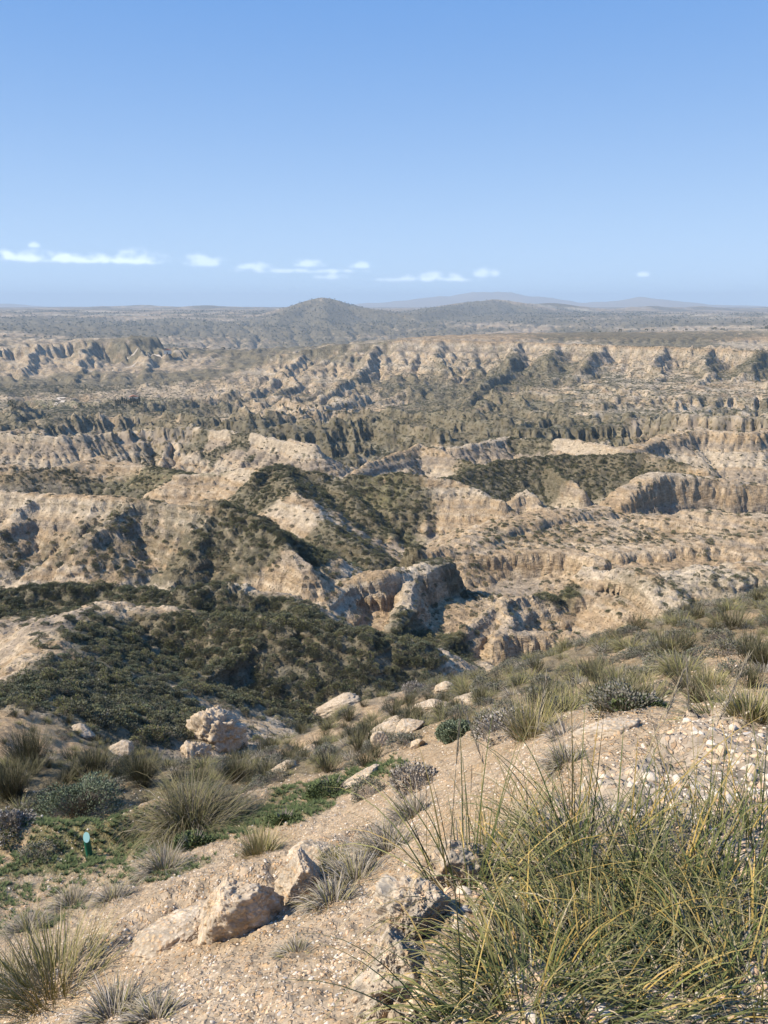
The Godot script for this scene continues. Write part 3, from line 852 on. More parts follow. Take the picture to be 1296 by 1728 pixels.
func twig_dome(n: int, rad: Vector3, twig: float, size: float, cols: Array, twig_cols: Array) -> void:
	# a cushion of twigs: stems from the middle, leafy tips in clumps of different reach
	var lobes := []
	for k in 7:
		var v := ball()
		v.y = absf(v.y)
		lobes.append(v.normalized())
	for k in n:
		var v := ball()
		v.y = absf(v.y) * 0.95
		v = v.normalized()
		var reach := 0.72
		for l in lobes:
			reach = maxf(reach, 0.72 + 0.36 * smoothstep(0.72, 0.98, v.dot(l)))
		var tip := v * rad * reach * rng.randf_range(0.78, 1.06)
		var from := tip * rng.randf_range(0.25, 0.7)
		from.y *= 0.6
		if k % 3 == 0:
			var e := tip - from
			blade(from, e, e.length() * 1.05, twig, 0.0, 1, pick(twig_cols), pick(twig_cols))
		var c := pick(cols)
		for j in 3:
			leaf(tip + ball() * size * 0.9, (v + ball() * 0.9 + Vector3(0, 0.3, 0)).normalized(), size * rng.randf_range(0.7, 1.4), 0.28, c)


func broom(n: int, radius: float, height: float, width: float, cols: Array, open := 0.55) -> void:
	for k in n:
		var a := rng.randf() * TAU
		var out := Vector3(cos(a), 0, sin(a))
		var p := out * radius * 0.25 * rng.randf()
		var way := Vector3.UP + out * open * rng.randf() + ball() * 0.12
		var c := pick(cols)
		var l := height * rng.randf_range(0.55, 1.1)
		blade(p, way, l, width, 0.12, 3, c * 0.85, c)
		for j in 4:
			var f := rng.randf_range(0.35, 0.9)
			blade(p + way.normalized() * l * f, way + ball() * 0.6, l * 0.32, width * 0.7, 0.1, 2, c, c * 1.1)


func rock_mesh(seed_n: int, size: Vector3, cuts: int, sub: int, rough: float, m: Material, cols: Array, taper := 0.0) -> ArrayMesh:
	# a boulder: a ball cut by random planes, then weathered
	var g := RandomNumberGenerator.new()
	g.seed = seed_n
	var planes := []
	for k in cuts:
		var v := Vector3(g.randf_range(-1, 1), g.randf_range(-0.7, 1), g.randf_range(-1, 1)).normalized()
		planes.append(Plane(v, g.randf_range(0.46, 0.8)))
	var n1 := noise(1.7, 3, FastNoiseLite.TYPE_SIMPLEX_SMOOTH, FastNoiseLite.FRACTAL_FBM, seed_n)
	var n2 := noise(7.0, 4, FastNoiseLite.TYPE_SIMPLEX, FastNoiseLite.FRACTAL_FBM, seed_n + 1)
	var n3 := noise(5.0, 2, FastNoiseLite.TYPE_CELLULAR, FastNoiseLite.FRACTAL_FBM, seed_n + 2)
	var st := SurfaceTool.new()
	st.begin(Mesh.PRIMITIVE_TRIANGLES)
	st.set_smooth_group(0)
	var faces := [[Vector3.RIGHT, Vector3.UP], [Vector3.LEFT, Vector3.UP], [Vector3.UP, Vector3.BACK], [Vector3.DOWN, Vector3.BACK], [Vector3.BACK, Vector3.UP], [Vector3.FORWARD, Vector3.UP]]
	for fc in faces:
		var f: Vector3 = fc[0]
		var u: Vector3 = fc[1]
		var w := f.cross(u)
		var grid := []
		for i in sub + 1:
			for j in sub + 1:
				var v := (f + u * tan((2.0 * i / sub - 1.0) * PI / 4) + w * tan((2.0 * j / sub - 1.0) * PI / 4)).normalized()
				var r := 1.0 + 0.12 * n1.get_noise_3dv(v)
				for p in planes:
					var c: float = v.dot(p.normal)
					if c > 0.05:
						r = minf(r, p.d / c)
				r += rough * (0.9 * n2.get_noise_3dv(v * r * 0.4) - 0.5 * absf(n2.get_noise_3dv(v * r * 0.8 + Vector3(9, 0, 0))) + 0.35 * n2.get_noise_3dv(v * r * 2.4) + 0.12 * n3.get_noise_3dv(v * r * 4.0))
				var q := v * r
				var tp := 1.0 - taper * clampf(q.y * 0.6 + 0.4, 0.0, 1.0)
				grid.append(Vector3(q.x * tp, q.y, q.z * tp) * size)
		for i in sub:
			for j in sub:
				var a: Vector3 = grid[i * (sub + 1) + j]
				var b: Vector3 = grid[(i + 1) * (sub + 1) + j]
				var c: Vector3 = grid[(i + 1) * (sub + 1) + j + 1]
				var d: Vector3 = grid[i * (sub + 1) + j + 1]
				for t in [a, c, b, a, d, c]:
					var q: float = n2.get_noise_3dv(t * 2.0 / size.x)
					var col: Color = cols[0].lerp(cols[1], clampf(0.5 + 0.9 * q + 0.5 * n1.get_noise_3dv(t * 1.3 / size.x), 0.0, 1.0))
					st.set_color(col)
					st.add_vertex(t)
	st.index()
	st.generate_normals()
	st.set_material(m)
	return st.commit()


const POST := [-4.403, 9.632]
const ESPARTO_CLUMPS := [
	[0.665, 1.993, 0.17, 0.34, 520, "dense low clump of green and yellow esparto behind the broken edge of the bank"],
	[0.602, 1.653, 0.2, 0.3, 560, "low tangled esparto clump with many orange dry blades"],
	[0.906, 1.886, 0.2, 0.36, 560, "thick esparto clump with dark green blades among pale stones"],
	[1.162, 1.972, 0.18, 0.34, 480, "loose esparto clump growing out of the pebbly bank"],
	[1.039, 1.653, 0.2, 0.3, 560, "bushy esparto clump with bleached thatch underneath"],
	[0.8, 1.618, 0.2, 0.28, 520, "flattened esparto clump full of straw-coloured blades"],
	[0.425, 1.744, 0.13, 0.3, 300, "small esparto clump leaning over the conglomerate ledge"],
	[0.376, 1.573, 0.15, 0.28, 340, "short esparto clump at the foot of the low tangled one"],
	[0.6, 2.291, 0.12, 0.4, 260, "ragged esparto clump on the rim of the bank"],
	[0.737, 4.275, 0.1, 0.6, 140, "upright green esparto blades standing on the nose of the bank"],
	[0.297, 2.158, 0.1, 0.58, 110, "sparse upright esparto blades behind the conglomerate ledge"],
	[0.875, 2.291, 0.14, 0.55, 140, "thin upright esparto blades between the pale stones of the bank"],
	[1.184, 2.326, 0.16, 0.52, 140, "sparse tall esparto blades on the pebbly face of the bank"],
	[1.42, 2.372, 0.14, 0.52, 120, "few tall esparto blades at the far end of the pebbly bank"],
	[0.991, 4.498, 0.08, 0.5, 90, "slender esparto blades at the rim of the bank above the grey shrubs"],
	[0.209, 1.601, 0.05, 0.5, 45, "few long bent esparto blades leaning out over the bare earth"],
	[0.755, 2.408, 0.12, 0.55, 120, "wispy esparto blades with bent tips on the bank rim"],
	[0.947, 2.094, 0.16, 0.55, 140, "long arching esparto blades over the thick clump"]]
const STALKS := [
	[0.296, 4.425, 0.75, -0.02, 0.05],
	[0.228, 2.278, 0.72, 0.03, 0.03],
	[0.563, 4.275, 0.8, 0, 0],
	[0.718, 2.184, 0.9, 0.25, 0],
	[0.823, 2.129, 0.95, 0.28, 0.02],
	[0.529, 1.981, 0.85, -0.35, 0],
	[1.163, 2.375, 0.8, -0.15, 0],
	[1.208, 2.33, 0.85, 0.2, 0.05],
	[0.449, 2.278, 0.8, 0.1, 0]]
const TUSSOCKS := [
	[-2.917, 10.212, 1.398, 0, "large drooping dome of grey-green grass on the berm beside the path"],
	[-2.958, 8.556, 0.595, 1, "grey dry tussock on the path below the big grass dome"],
	[-1.633, 8.531, 0.487, 2, "small upright tussock on the path just above the boulders"],
	[-3.928, 7.879, 0.445, 1, "dark dry tussock on the terrace below the green post"],
	[-3.345, 7.785, 0.38, 1, "flat grey tussock next to bright green herbs on the terrace"],
	[-4.186, 7.299, 0.458, 1, "dead grey tussock at the lower edge of the terrace"],
	[-2.411, 4.431, 0.713, 2, "tall straw and olive tussock growing on the lower end of the earth nose"],
	[-3.003, 4.834, 0.617, 2, "olive tussock with seed stalks beside the straw-coloured one"],
	[-1.58, 3.497, 0.379, 1, "matted grey dead grass at the foot of the straw-coloured tussock"],
	[-1.226, 3.201, 0.253, 1, "round grey-brown dead tussock on the bare earth of the nose"],
	[0.034, 5.21, 0.455, 1, "big mass of bleached grey grass between the boulders and the bank"],
	[-0.213, 4.755, 0.443, 1, "bleached grey grass hanging down beside the split boulder"],
	[-0.366, 4.418, 0.353, 1, "pale grey grass tuft trailing down the earth below the split boulder"],
	[-0.53, 3.73, 0.186, 1, "small dark grey tuft on the bare earth in front of the boulder"],
	[0.305, 6.475, 0.47, 1, "tangled grey tussock above the bank nose"],
	[-0.374, 5.179, 0.288, 2, "yellow-green grass tuft sprouting from the crack of the split boulder"],
	[1.457, 5.257, 0.35, 1, "grey dead tussock on the slope just beyond the pebbly bank"],
	[1.692, 7.647, 0.604, 2, "olive tussock on the slope just beyond the pebbly bank"],
	[1.947, 3.592, 0.25, 2, "tall olive tussock behind the far end of the pebbly bank"],
	[3.819, 8.022, 0.38, 2, "olive tussock on pale gravel above the pebbly bank"]]
const BUSHES := [
	[-5.564, 11.863, 1.45, 0, "round blue-green bush just behind the berm"],
	[-5.894, 10.227, 0.698, 1, "grey dead cushion bush at the end of the berm"],
	[-8.278, 15.584, 1.315, 2, "tall brown-green broom bush rising behind the blue-green bush"],
	[-6.537, 15.011, 0.938, 2, "leaning broom bush with pale bare stems"],
	[-2.754, 9.446, 0.693, 3, "bright green leafy herbs at the foot of the big grass dome"],
	[-0.849, 10.73, 1.012, 3, "dark green leafy plants beside the low stone edge of the path"],
	[-1.465, 9.603, 0.523, 3, "green leafy herbs in the middle of the terrace"],
	[1.215, 11.325, 0.617, 0, "dark green round bush among the pale slabs"],
	[2.49, 6.632, 0.519, 3, "low dark green plant on the gravel just beyond the bank"],
	[-5.098, 13.969, 0.937, 2, "broad broom bush with grey tips on the slope behind the berm"],
	[-3.034, 13.679, 0.734, 2, "wispy broom bush below the pale rock outcrop"],
	[0.381, 8.168, 0.659, 1, "grey twiggy bush above the path end"],
	[1.567, 8.417, 0.739, 1, "grey twiggy bush on the slope beyond the esparto"],
	[0.987, 21.966, 0.854, 1, "pale grey dead bush at the rim above the dark valley"],
	[-7.356, 13.018, 1.054, 2, "dense broom bush beside the blue-green bush"],
	[5.064, 9.208, 0.552, 2, "tall broom bush on the gravel slope"]]
const BOULDERS := [
	[-1.076, 4.491, 0.34, 0.408, 0.264, "large cracked pinkish conglomerate boulder on the earth nose", "", "boulder", 7, 0.3, 0.3, 0.15, 0.35],
	[-0.622, 4.74, 0.24, 0.302, 0.187, "split conglomerate boulder leaning beside the large cracked one", "", "boulder", 8, 0.45, -0.5, 0.1, 0.45],
	[-0.572, 5.466, 0.354, 0.182, 0.228, "dark pitted boulder lying behind the split boulder", "", "boulder", 8, 0.25, 0.2, 0, 0.2],
	[-1.477, 4.451, 0.339, 0.127, 0.233, "low swelling of cemented gravel beside the cracked boulder", "", "rock", 6, 0, 0.3, 0.2, 0.3],
	[-0.185, 5.265, 0.117, 0.078, 0.088, "small rock at the end of the dark pitted boulder", "", "rock", 8, 0.4, 0, 0, 0],
	[-10.537, 42.287, 2.979, 2.308, 2.383, "pale pointed rock outcrop standing at the edge of the dark valley", "", "rock_outcrop", 12, 0.3, 0.4, 0, 0.1],
	[-10.876, 38.592, 1.368, 0.889, 1.368, "pale broken ledge at the foot of the pointed outcrop", "", "rock_outcrop", 9, 0.3, 0.2, 0, 0],
	[-0.04, 15.078, 0.504, 0.133, 0.265, "long tilted slab with a shaded underside among the scrub", "", "rock_slab", 8, 0.7, 0.35, 0.1, 0.45],
	[-0.368, 10.827, 0.368, 0.087, 0.193, "low stone edge above the dark green leafy plants", "", "rock_slab", 8, 0.6, 0.3, 0, 0.3],
	[-0.092, 12.979, 0.206, 0.229, 0.16, "small pointed pink rock below the tilted slab", "", "rock", 7, 0.5, 0, 0, 0.2],
	[1.167, 17.412, 0.545, 0.242, 0.333, "dark craggy rock above the gravel patch", "", "rock", 9, 0.5, 0.2, 0.1, 0.4],
	[0.493, 13.395, 0.352, 0.188, 0.235, "pale blocky rock beside the dark round bush", "", "rock", 9, 0.5, 0.4, 0, 0.35],
	[0.324, 16.847, 0.383, 0.206, 0.265, "pale split rock between the tilted slab and the gravel", "", "rock", 8, 0.5, 0.1, 0, 0.3],
	[-4.696, 61.326, 2.668, 0.854, 1.601, "smooth pale hump of rock at the rim of the dark valley", "", "rock_slab", 7, 0.3, 0.2, 0, 0.3],
	[1.719, 20.533, 0.354, 0.16, 0.248, "flat pale rock at the top of the near scrub slope", "", "rock_slab", 7, 0.5, 0, 0, 0.2],
	[-1.988, 17.569, 0.373, 0.14, 0.249, "half buried flat pink rock among the olive scrub", "", "rock_slab", 7, 0.5, 0.2, 0, 0.25],
	[-2.064, 13.802, 0.27, 0.16, 0.197, "small pale rock with a knob in the scrub below the rim", "", "rock", 8, 0.5, 0.2, 0, 0.1],
	[-13.754, 35.115, 0.931, 0.435, 0.621, "pale eroded rock on the scrubby spur with the footpath", "", "rock", 9, 0.4, 0.1, 0, -0.2],
	[-15.972, 35.806, 0.817, 0.377, 0.629, "pale eroded ledge at the end of the footpath spur", "", "rock", 9, 0.4, 0.3, 0, -0.2],
	[2.1, 17.05, 0.444, 0.148, 0.325, "pale slab with a dark shadow line under the gravel patch", "", "rock_slab", 8, 0.5, 0.1, 0, 0.3],
	[0.595, 11.828, 0.167, 0.125, 0.125, "small orange block near the path end", "", "rock", 8, 0.5, 0.3, 0, 0],
	[1.871, 5.734, 0.302, 0.111, 0.201, "smooth cemented gravel hump just beyond the bank", "", "rock_slab", 6, 0.1, 0.2, 0, 0.25],
	[0.111, 2.057, 0.152, 0.175, 0.136, "rough grey conglomerate ledge full of pebbles at the edge of the bank", "", "conglomerate_ledge", 11, 0.35, 0.5, 0.1, 0.3],
	[0.22, 2.319, 0.173, 0.134, 0.143, "pale upper block of the conglomerate ledge below the slender grass", "", "conglomerate_ledge", 10, 0.3, 0.2, 0.1, 0.35],
	[0.037, 1.894, 0.128, 0.156, 0.117, "dark creviced block of the conglomerate ledge hanging over bare earth", "", "conglomerate_ledge", 12, 0.4, 0.9, 0.1, 0.3],
	[-0.015, 1.891, 0.14, 0.131, 0.112, "lowest block of the conglomerate ledge beside the long bent blades", "", "conglomerate_ledge", 11, 0.4, 0.3, 0.1, 0.2]]
const TREES := [
	[-313.576, 642.228, 8.264, 0, "big round dark tree standing alone in the river meadow", ""],
	[-280.985, 798.138, 5.452, 1, "slim poplar in the row of trees beside the farm", "poplars by the farm"],
	[-279.129, 799.335, 5.576, 1, "slim poplar in the row of trees beside the farm", "poplars by the farm"],
	[-276.547, 798.138, 6.121, 1, "slim poplar in the row of trees beside the farm", "poplars by the farm"],
	[-277.426, 807.766, 7.094, 1, "slim poplar in the row of trees beside the farm", "poplars by the farm"],
	[-274.784, 806.556, 5.776, 1, "slim poplar in the row of trees beside the farm", "poplars by the farm"],
	[-271.758, 804.142, 5.883, 1, "slim poplar in the row of trees beside the farm", "poplars by the farm"],
	[-267.571, 798.138, 5.46, 1, "slim poplar in the row of trees beside the farm", "poplars by the farm"],
	[-265.324, 798.138, 7.297, 1, "slim poplar in the row of trees beside the farm", "poplars by the farm"],
	[-266.127, 807.766, 7.108, 1, "slim poplar in the row of trees beside the farm", "poplars by the farm"],
	[-264.265, 808.977, 5.728, 1, "slim poplar in the row of trees beside the farm", "poplars by the farm"],
	[-261.317, 806.556, 6.694, 1, "slim poplar in the row of trees beside the farm", "poplars by the farm"],
	[-259.745, 808.977, 7.227, 1, "slim poplar in the row of trees beside the farm", "poplars by the farm"],
	[-263.048, 801.735, 3.237, 0, "small dark tree in the orchard on the valley floor", "orchard trees on the valley floor"],
	[-269.354, 778.057, 2.572, 0, "small dark tree in the orchard on the valley floor", "orchard trees on the valley floor"],
	[-289.234, 796.942, 3.666, 0, "small dark tree in the orchard on the valley floor", "orchard trees on the valley floor"],
	[-253.766, 769.936, 2.707, 0, "small dark tree in the orchard on the valley floor", "orchard trees on the valley floor"],
	[-234.546, 719.717, 3.249, 0, "small dark tree in the orchard on the valley floor", "orchard trees on the valley floor"],
	[-254.139, 767.632, 2.849, 0, "small dark tree in the orchard on the valley floor", "orchard trees on the valley floor"],
	[-275, 780.393, 2.557, 0, "small dark tree in the orchard on the valley floor", "orchard trees on the valley floor"],
	[-285.704, 756.212, 2.327, 0, "small dark tree in the orchard on the valley floor", "orchard trees on the valley floor"],
	[-314.418, 786.264, 2.738, 0, "small dark tree in the orchard on the valley floor", "orchard trees on the valley floor"],
	[-278.901, 779.224, 2.796, 0, "small dark tree in the orchard on the valley floor", "orchard trees on the valley floor"],
	[-229.293, 720.797, 2.672, 0, "small dark tree in the orchard on the valley floor", "orchard trees on the valley floor"],
	[-304.334, 787.443, 2.737, 0, "small dark tree in the orchard on the valley floor", "orchard trees on the valley floor"],
	[-281.538, 753.948, 2.678, 0, "small dark tree in the orchard on the valley floor", "orchard trees on the valley floor"],
	[-270.112, 758.482, 2.409, 0, "small dark tree in the orchard on the valley floor", "orchard trees on the valley floor"],
	[-316.489, 794.557, 3.425, 0, "small dark tree in the orchard on the valley floor", "orchard trees on the valley floor"],
	[-279.615, 796.942, 2.843, 0, "small dark tree in the orchard on the valley floor", "orchard trees on the valley floor"],
	[-307.324, 790.992, 2.432, 0, "small dark tree in the orchard on the valley floor", "orchard trees on the valley floor"],
	[-259.518, 753.948, 3.499, 0, "small dark tree in the orchard on the valley floor", "orchard trees on the valley floor"],
	[-256.728, 752.819, 2.284, 0, "small dark tree in the orchard on the valley floor", "orchard trees on the valley floor"],
	[-285.534, 752.819, 3.262, 0, "small dark tree in the orchard on the valley floor", "orchard trees on the valley floor"],
	[-278.096, 753.948, 3.067, 0, "small dark tree in the orchard on the valley floor", "orchard trees on the valley floor"],
	[-258.344, 774.566, 2.578, 0, "small dark tree in the orchard on the valley floor", "orchard trees on the valley floor"],
	[-283.089, 774.566, 2.83, 0, "small dark tree in the orchard on the valley floor", "orchard trees on the valley floor"],
	[-257.92, 802.937, 2.422, 0, "small dark tree in the orchard on the valley floor", "orchard trees on the valley floor"],
	[-317.603, 794.557, 3.45, 0, "small dark tree in the orchard on the valley floor", "orchard trees on the valley floor"],
	[-283.421, 760.759, 2.409, 0, "small dark tree in the orchard on the valley floor", "orchard trees on the valley floor"],
	[-27.529, 700.559, 2.354, 0, "small dark tree on the pale flat below the mesa", "trees on the pale flat below the mesa"],
	[-87.279, 657.816, 2.163, 0, "small dark tree on the pale flat below the mesa", "trees on the pale flat below the mesa"],
	[-47.912, 682.934, 2.097, 0, "small dark tree on the pale flat below the mesa", "trees on the pale flat below the mesa"],
	[-58.489, 656.831, 3.095, 0, "small dark tree on the pale flat below the mesa", "trees on the pale flat below the mesa"],
	[-82.469, 651.927, 2.824, 0, "small dark tree on the pale flat below the mesa", "trees on the pale flat below the mesa"],
	[-56.226, 576.529, 2.208, 0, "small dark tree on the pale flat below the mesa", "trees on the pale flat below the mesa"],
	[-73.202, 640.306, 1.963, 0, "small dark tree on the pale flat below the mesa", "trees on the pale flat below the mesa"],
	[-63.112, 656.831, 2.973, 0, "small dark tree on the pale flat below the mesa", "trees on the pale flat below the mesa"],
	[-33.619, 615.833, 1.883, 0, "small dark tree on the pale flat below the mesa", "trees on the pale flat below the mesa"],
	[-72.349, 640.306, 2.15, 0, "small dark tree on the pale flat below the mesa", "trees on the pale flat below the mesa"],
	[-66.022, 571.367, 1.857, 0, "small dark tree on the pale flat below the mesa", "trees on the pale flat below the mesa"],
	[-75.468, 563.711, 2.243, 0, "small dark tree on the pale flat below the mesa", "trees on the pale flat below the mesa"],
	[-26.941, 701.61, 3.192, 0, "small dark tree on the pale flat below the mesa", "trees on the pale flat below the mesa"],
	[-42.501, 585.235, 2.508, 0, "small dark tree on the pale flat below the mesa", "trees on the pale flat below the mesa"],
	[-58.744, 662.765, 2.228, 0, "small dark tree on the pale flat below the mesa", "trees on the pale flat below the mesa"],
	[-29.054, 577.393, 2.654, 0, "small dark tree on the pale flat below the mesa", "trees on the pale flat below the mesa"],
	[-60.694, 579.127, 2.536, 0, "small dark tree on the pale flat below the mesa", "trees on the pale flat below the mesa"],
	[-43.122, 584.358, 2.287, 0, "small dark tree on the pale flat below the mesa", "trees on the pale flat below the mesa"],
	[-42.569, 586.992, 2.035, 0, "small dark tree on the pale flat below the mesa", "trees on the pale flat below the mesa"],
	[-25.991, 573.082, 1.797, 0, "small dark tree on the pale flat below the mesa", "trees on the pale flat below the mesa"],
	[-23.18, 573.082, 2.382, 0, "small dark tree on the pale flat below the mesa", "trees on the pale flat below the mesa"],
	[-75.846, 563.711, 1.819, 0, "small dark tree on the pale flat below the mesa", "trees on the pale flat below the mesa"],
	[-28.193, 693.247, 2.155, 0, "small dark tree on the pale flat below the mesa", "trees on the pale flat below the mesa"],
	[-78.573, 644.156, 2.565, 0, "small dark tree on the pale flat below the mesa", "trees on the pale flat below the mesa"],
	[-36.965, 584.358, 1.977, 0, "small dark tree on the pale flat below the mesa", "trees on the pale flat below the mesa"],
	[-78.098, 562.867, 1.706, 0, "small dark tree on the pale flat below the mesa", "trees on the pale flat below the mesa"],
	[-35.082, 702.662, 3.083, 0, "small dark tree on the pale flat below the mesa", "trees on the pale flat below the mesa"],
	[-34.742, 583.483, 2.307, 0, "small dark tree on the pale flat below the mesa", "trees on the pale flat below the mesa"],
	[-34.876, 701.61, 2.913, 0, "small dark tree on the pale flat below the mesa", "trees on the pale flat below the mesa"],
	[-60.543, 573.942, 2.489, 0, "small dark tree on the pale flat below the mesa", "trees on the pale flat below the mesa"]]
const HOUSES := [
	[-278.146, 847.453, 9.227, 0.3, "small pale farmhouse at the end of the poplar row"],
	[-361.891, 1295.197, 11.896, 0.1, "lonely white building beside the far dirt road"]]
const ROADS := [
	[-434.396, 1128.361, -414.913, 1196.286, -394.832, 1236.392],
	[-431.288, 1299.085, -394.609, 1295.197, -363.446, 1289.386],
	[-346.636, 801.735, -353.46, 839.866, -364.742, 848.725, -357.981, 856.392]]
const RANGES := [
	[15500, [-1027.553, 26.602, -93.304, 94.132, 605.645, 172.718, 1303.191, 228.718, 1767.234, 273.44, 2346.726, 318.092, 2814.722, 251.088, 3282.532, 206.331, 3637.43, 116.607, 4458.762, 49.13, 5278.92, 15.331]],
	[13800, [2619.807, 23.684, 3654.393, 93.815, 4068.07, 113.817, 4479.231, 158.765, 5001.086, 123.812, 5632.454, 43.741, 6570.31, 23.684]],
	[14500, [-8389.168, 24.886, -7507.929, 77.541, -6909.086, 67.018, -6424.218, 14.342, -4895.603, 3.795]]]


func plant_material() -> StandardMaterial3D:
	var m := StandardMaterial3D.new()
	m.vertex_color_use_as_albedo = true
	m.roughness = 0.75
	m.metallic_specular = 0.3
	m.backlight_enabled = true
	m.backlight = Color(0.10, 0.11, 0.06)
	return m


func on_ground(x: float, d: float, sink := 0.0) -> Vector3:
	return Vector3(x, ground(x, d) - sink, -d)


const OLIVE := [Color(0.17, 0.175, 0.06), Color(0.21, 0.20, 0.075), Color(0.13, 0.145, 0.05), Color(0.28, 0.24, 0.10)]
const ESPARTO := [Color(0.06, 0.085, 0.025), Color(0.085, 0.11, 0.033), Color(0.14, 0.15, 0.042), Color(0.04, 0.06, 0.02), Color(0.31, 0.22, 0.06), Color(0.05, 0.07, 0.024)]
const STRAW := [Color(0.42, 0.36, 0.24), Color(0.36, 0.30, 0.21), Color(0.50, 0.44, 0.32), Color(0.30, 0.26, 0.19)]
const GREYDRY := [Color(0.26, 0.235, 0.205), Color(0.20, 0.18, 0.155), Color(0.34, 0.31, 0.275), Color(0.145, 0.13, 0.11)]
const THYME := [Color(0.115, 0.115, 0.085), Color(0.15, 0.145, 0.115), Color(0.10, 0.11, 0.07), Color(0.19, 0.175, 0.145)]
const THYME_TWIG := [Color(0.15, 0.125, 0.11), Color(0.22, 0.19, 0.17)]
const SAGE := [Color(0.12, 0.15, 0.095), Color(0.155, 0.18, 0.12), Color(0.10, 0.125, 0.075)]
const DARK := [Color(0.11, 0.115, 0.066), Color(0.145, 0.145, 0.09), Color(0.09, 0.095, 0.055), Color(0.18, 0.175, 0.115)]
const HEATH := [Color(0.095, 0.09, 0.045), Color(0.12, 0.11, 0.06), Color(0.075, 0.075, 0.04), Color(0.15, 0.13, 0.085)]
const LUSH := [Color(0.085, 0.115, 0.045), Color(0.12, 0.145, 0.06), Color(0.07, 0.09, 0.04)]


func build_plants() -> void:
	var pm := plant_material()
	# the great clumps of esparto that grow on the bank
	for k in ESPARTO_CLUMPS.size():
		var e: Array = ESPARTO_CLUMPS[k]
		rng.seed = 100 + k
		var t := thing("esparto_clump", on_ground(e[0], e[1], 0.01), e[5], "grass clump", "esparto clumps on the stony bank")
		begin()
		tussock(int(e[4] * 0.62), e[2] * 1.5, e[3], 0.005, 1.15 if e[4] > 150 else 0.75, 2.0 if e[4] > 150 else 1.3, 8, ESPARTO, Vector3(0.05, 0, 0.05))
		part("green_blades", finish(pm), t)
		begin()
		tussock(int(e[4] * 0.7), e[2] * 1.7, e[3] * 0.85, 0.0045, 1.9, 3.4, 7, [STRAW[0], STRAW[1], Color(0.46, 0.31, 0.10), STRAW[3], ESPARTO[2], ESPARTO[3], OLIVE[1]])
		part("dry_blades", finish(pm), t)
		begin()
		tussock(int(e[4] * 0.8), e[2] * 1.7, e[3] * 0.36, 0.0045, 2.0, 1.6, 4, [GREYDRY[0], GREYDRY[1], GREYDRY[3], STRAW[1], STRAW[3]])
		part("dead_thatch", finish(pm), t)
	# tall flower stalks with feathery heads standing in the clumps
	for k in STALKS.size():
		var e: Array = STALKS[k]
		rng.seed = 200 + k
		var at := on_ground(e[0], e[1], 0.01)
		var t := thing("grass_stalk", at, "tall grey-brown seed stalk rising out of the green esparto clumps", "grass stalk", "seed stalks above the esparto")
		begin()
		var tip := blade(Vector3.ZERO, Vector3(e[3], 1, e[4]), e[2], 0.0042, 0.25, 8, Color(0.20, 0.19, 0.08), Color(0.33, 0.27, 0.17), 0.6)
		part("stem", finish(pm), t)
		begin()
		var back := Vector3(-e[3], -1, -e[4]).normalized()
		for j in 90:
			var p: Vector3 = tip + back * rng.randf() * e[2] * 0.26
			blade(p, -back + ball() * 0.35, rng.randf_range(0.02, 0.045), 0.0022, 0.3, 2, pick(GREYDRY), pick(STRAW))
		part("seed_head", finish(pm), t)
	# tussocks one by one
	for k in TUSSOCKS.size():
		var e: Array = TUSSOCKS[k]
		rng.seed = 300 + k
		var kind: int = e[3]
		var w: float = e[2]
		begin()
		var t := thing("grass_tussock", on_ground(e[0], e[1], 0.02), e[4], "grass tussock")
		if kind == 0:      # drooping dome
			tussock(2600, w * 0.36, w * 0.74, 0.0075, 0.8, 3.4, 6, [HEATH[0], HEATH[2], GREYDRY[3], HEATH[1], OLIVE[2]], Vector3(0.28, 0, 0.05))
			part("blades", finish(pm), t)
			begin()
			tussock(500, w * 0.42, w * 0.5, 0.009, 1.5, 2.0, 4, GREYDRY)
			part("dead_thatch", finish(pm), t)
		elif kind == 1:    # dry and grey, lying over
			tussock(800, w * 0.4, w * 0.62, 0.0065, 1.1, 2.7, 5, GREYDRY, Vector3(-0.1, 0, 0.2))
			part("dead_thatch", finish(pm), t)
			begin()
			tussock(120, w * 0.3, w * 0.6, 0.006, 0.9, 1.6, 5, OLIVE)
			part("blades", finish(pm), t)
		else:              # upright, straw and green
			tussock(750, w * 0.36, w * 0.72, 0.0065, 0.62, 0.9, 5, [OLIVE[0], OLIVE[1], STRAW[0], STRAW[3], ESPARTO[2], OLIVE[3]])
			part("blades", finish(pm), t)
			begin()
			tussock(380, w * 0.42, w * 0.38, 0.0065, 1.2, 1.8, 4, GREYDRY)
			part("dead_thatch", finish(pm), t)
	# bushes one by one
	for k in BUSHES.size():
		var e: Array = BUSHES[k]
		rng.seed = 400 + k
		var w: float = e[2] * 0.5
		var t := thing("bush", on_ground(e[0], e[1], 0.03), e[4], "bush")
		begin()
		if e[3] == 0:
			twig_dome(2800, Vector3(w, w * 0.9, w), 0.007, 0.034, SAGE, THYME_TWIG)
			part("foliage", finish(pm), t)
		elif e[3] == 1:
			twig_dome(700, Vector3(w, w * 0.8, w), 0.006, 0.035, GREYDRY, GREYDRY)
			part("foliage", finish(pm), t)
		elif e[3] == 2:
			broom(420, w * 1.4, w * 1.35, 0.008, HEATH, 1.1)
			part("foliage", finish(pm), t)
		else:
			twig_dome(1700, Vector3(w, w * 0.34, w * 0.7), 0.005, 0.032, LUSH, LUSH)
			part("foliage", finish(pm), t)
		begin()
		for j in 26:
			var a := rng.randf() * TAU
			blade(Vector3.ZERO, Vector3(cos(a) * 0.8, 1, sin(a) * 0.8), w * rng.randf_range(0.6, 0.95), 0.014, 0.2, 3, THYME_TWIG[0], THYME_TWIG[1])
		part("stems", finish(pm), t)
	# everything else that grows on the near hillside, scattered
	rng.seed = 55
	var protos := []
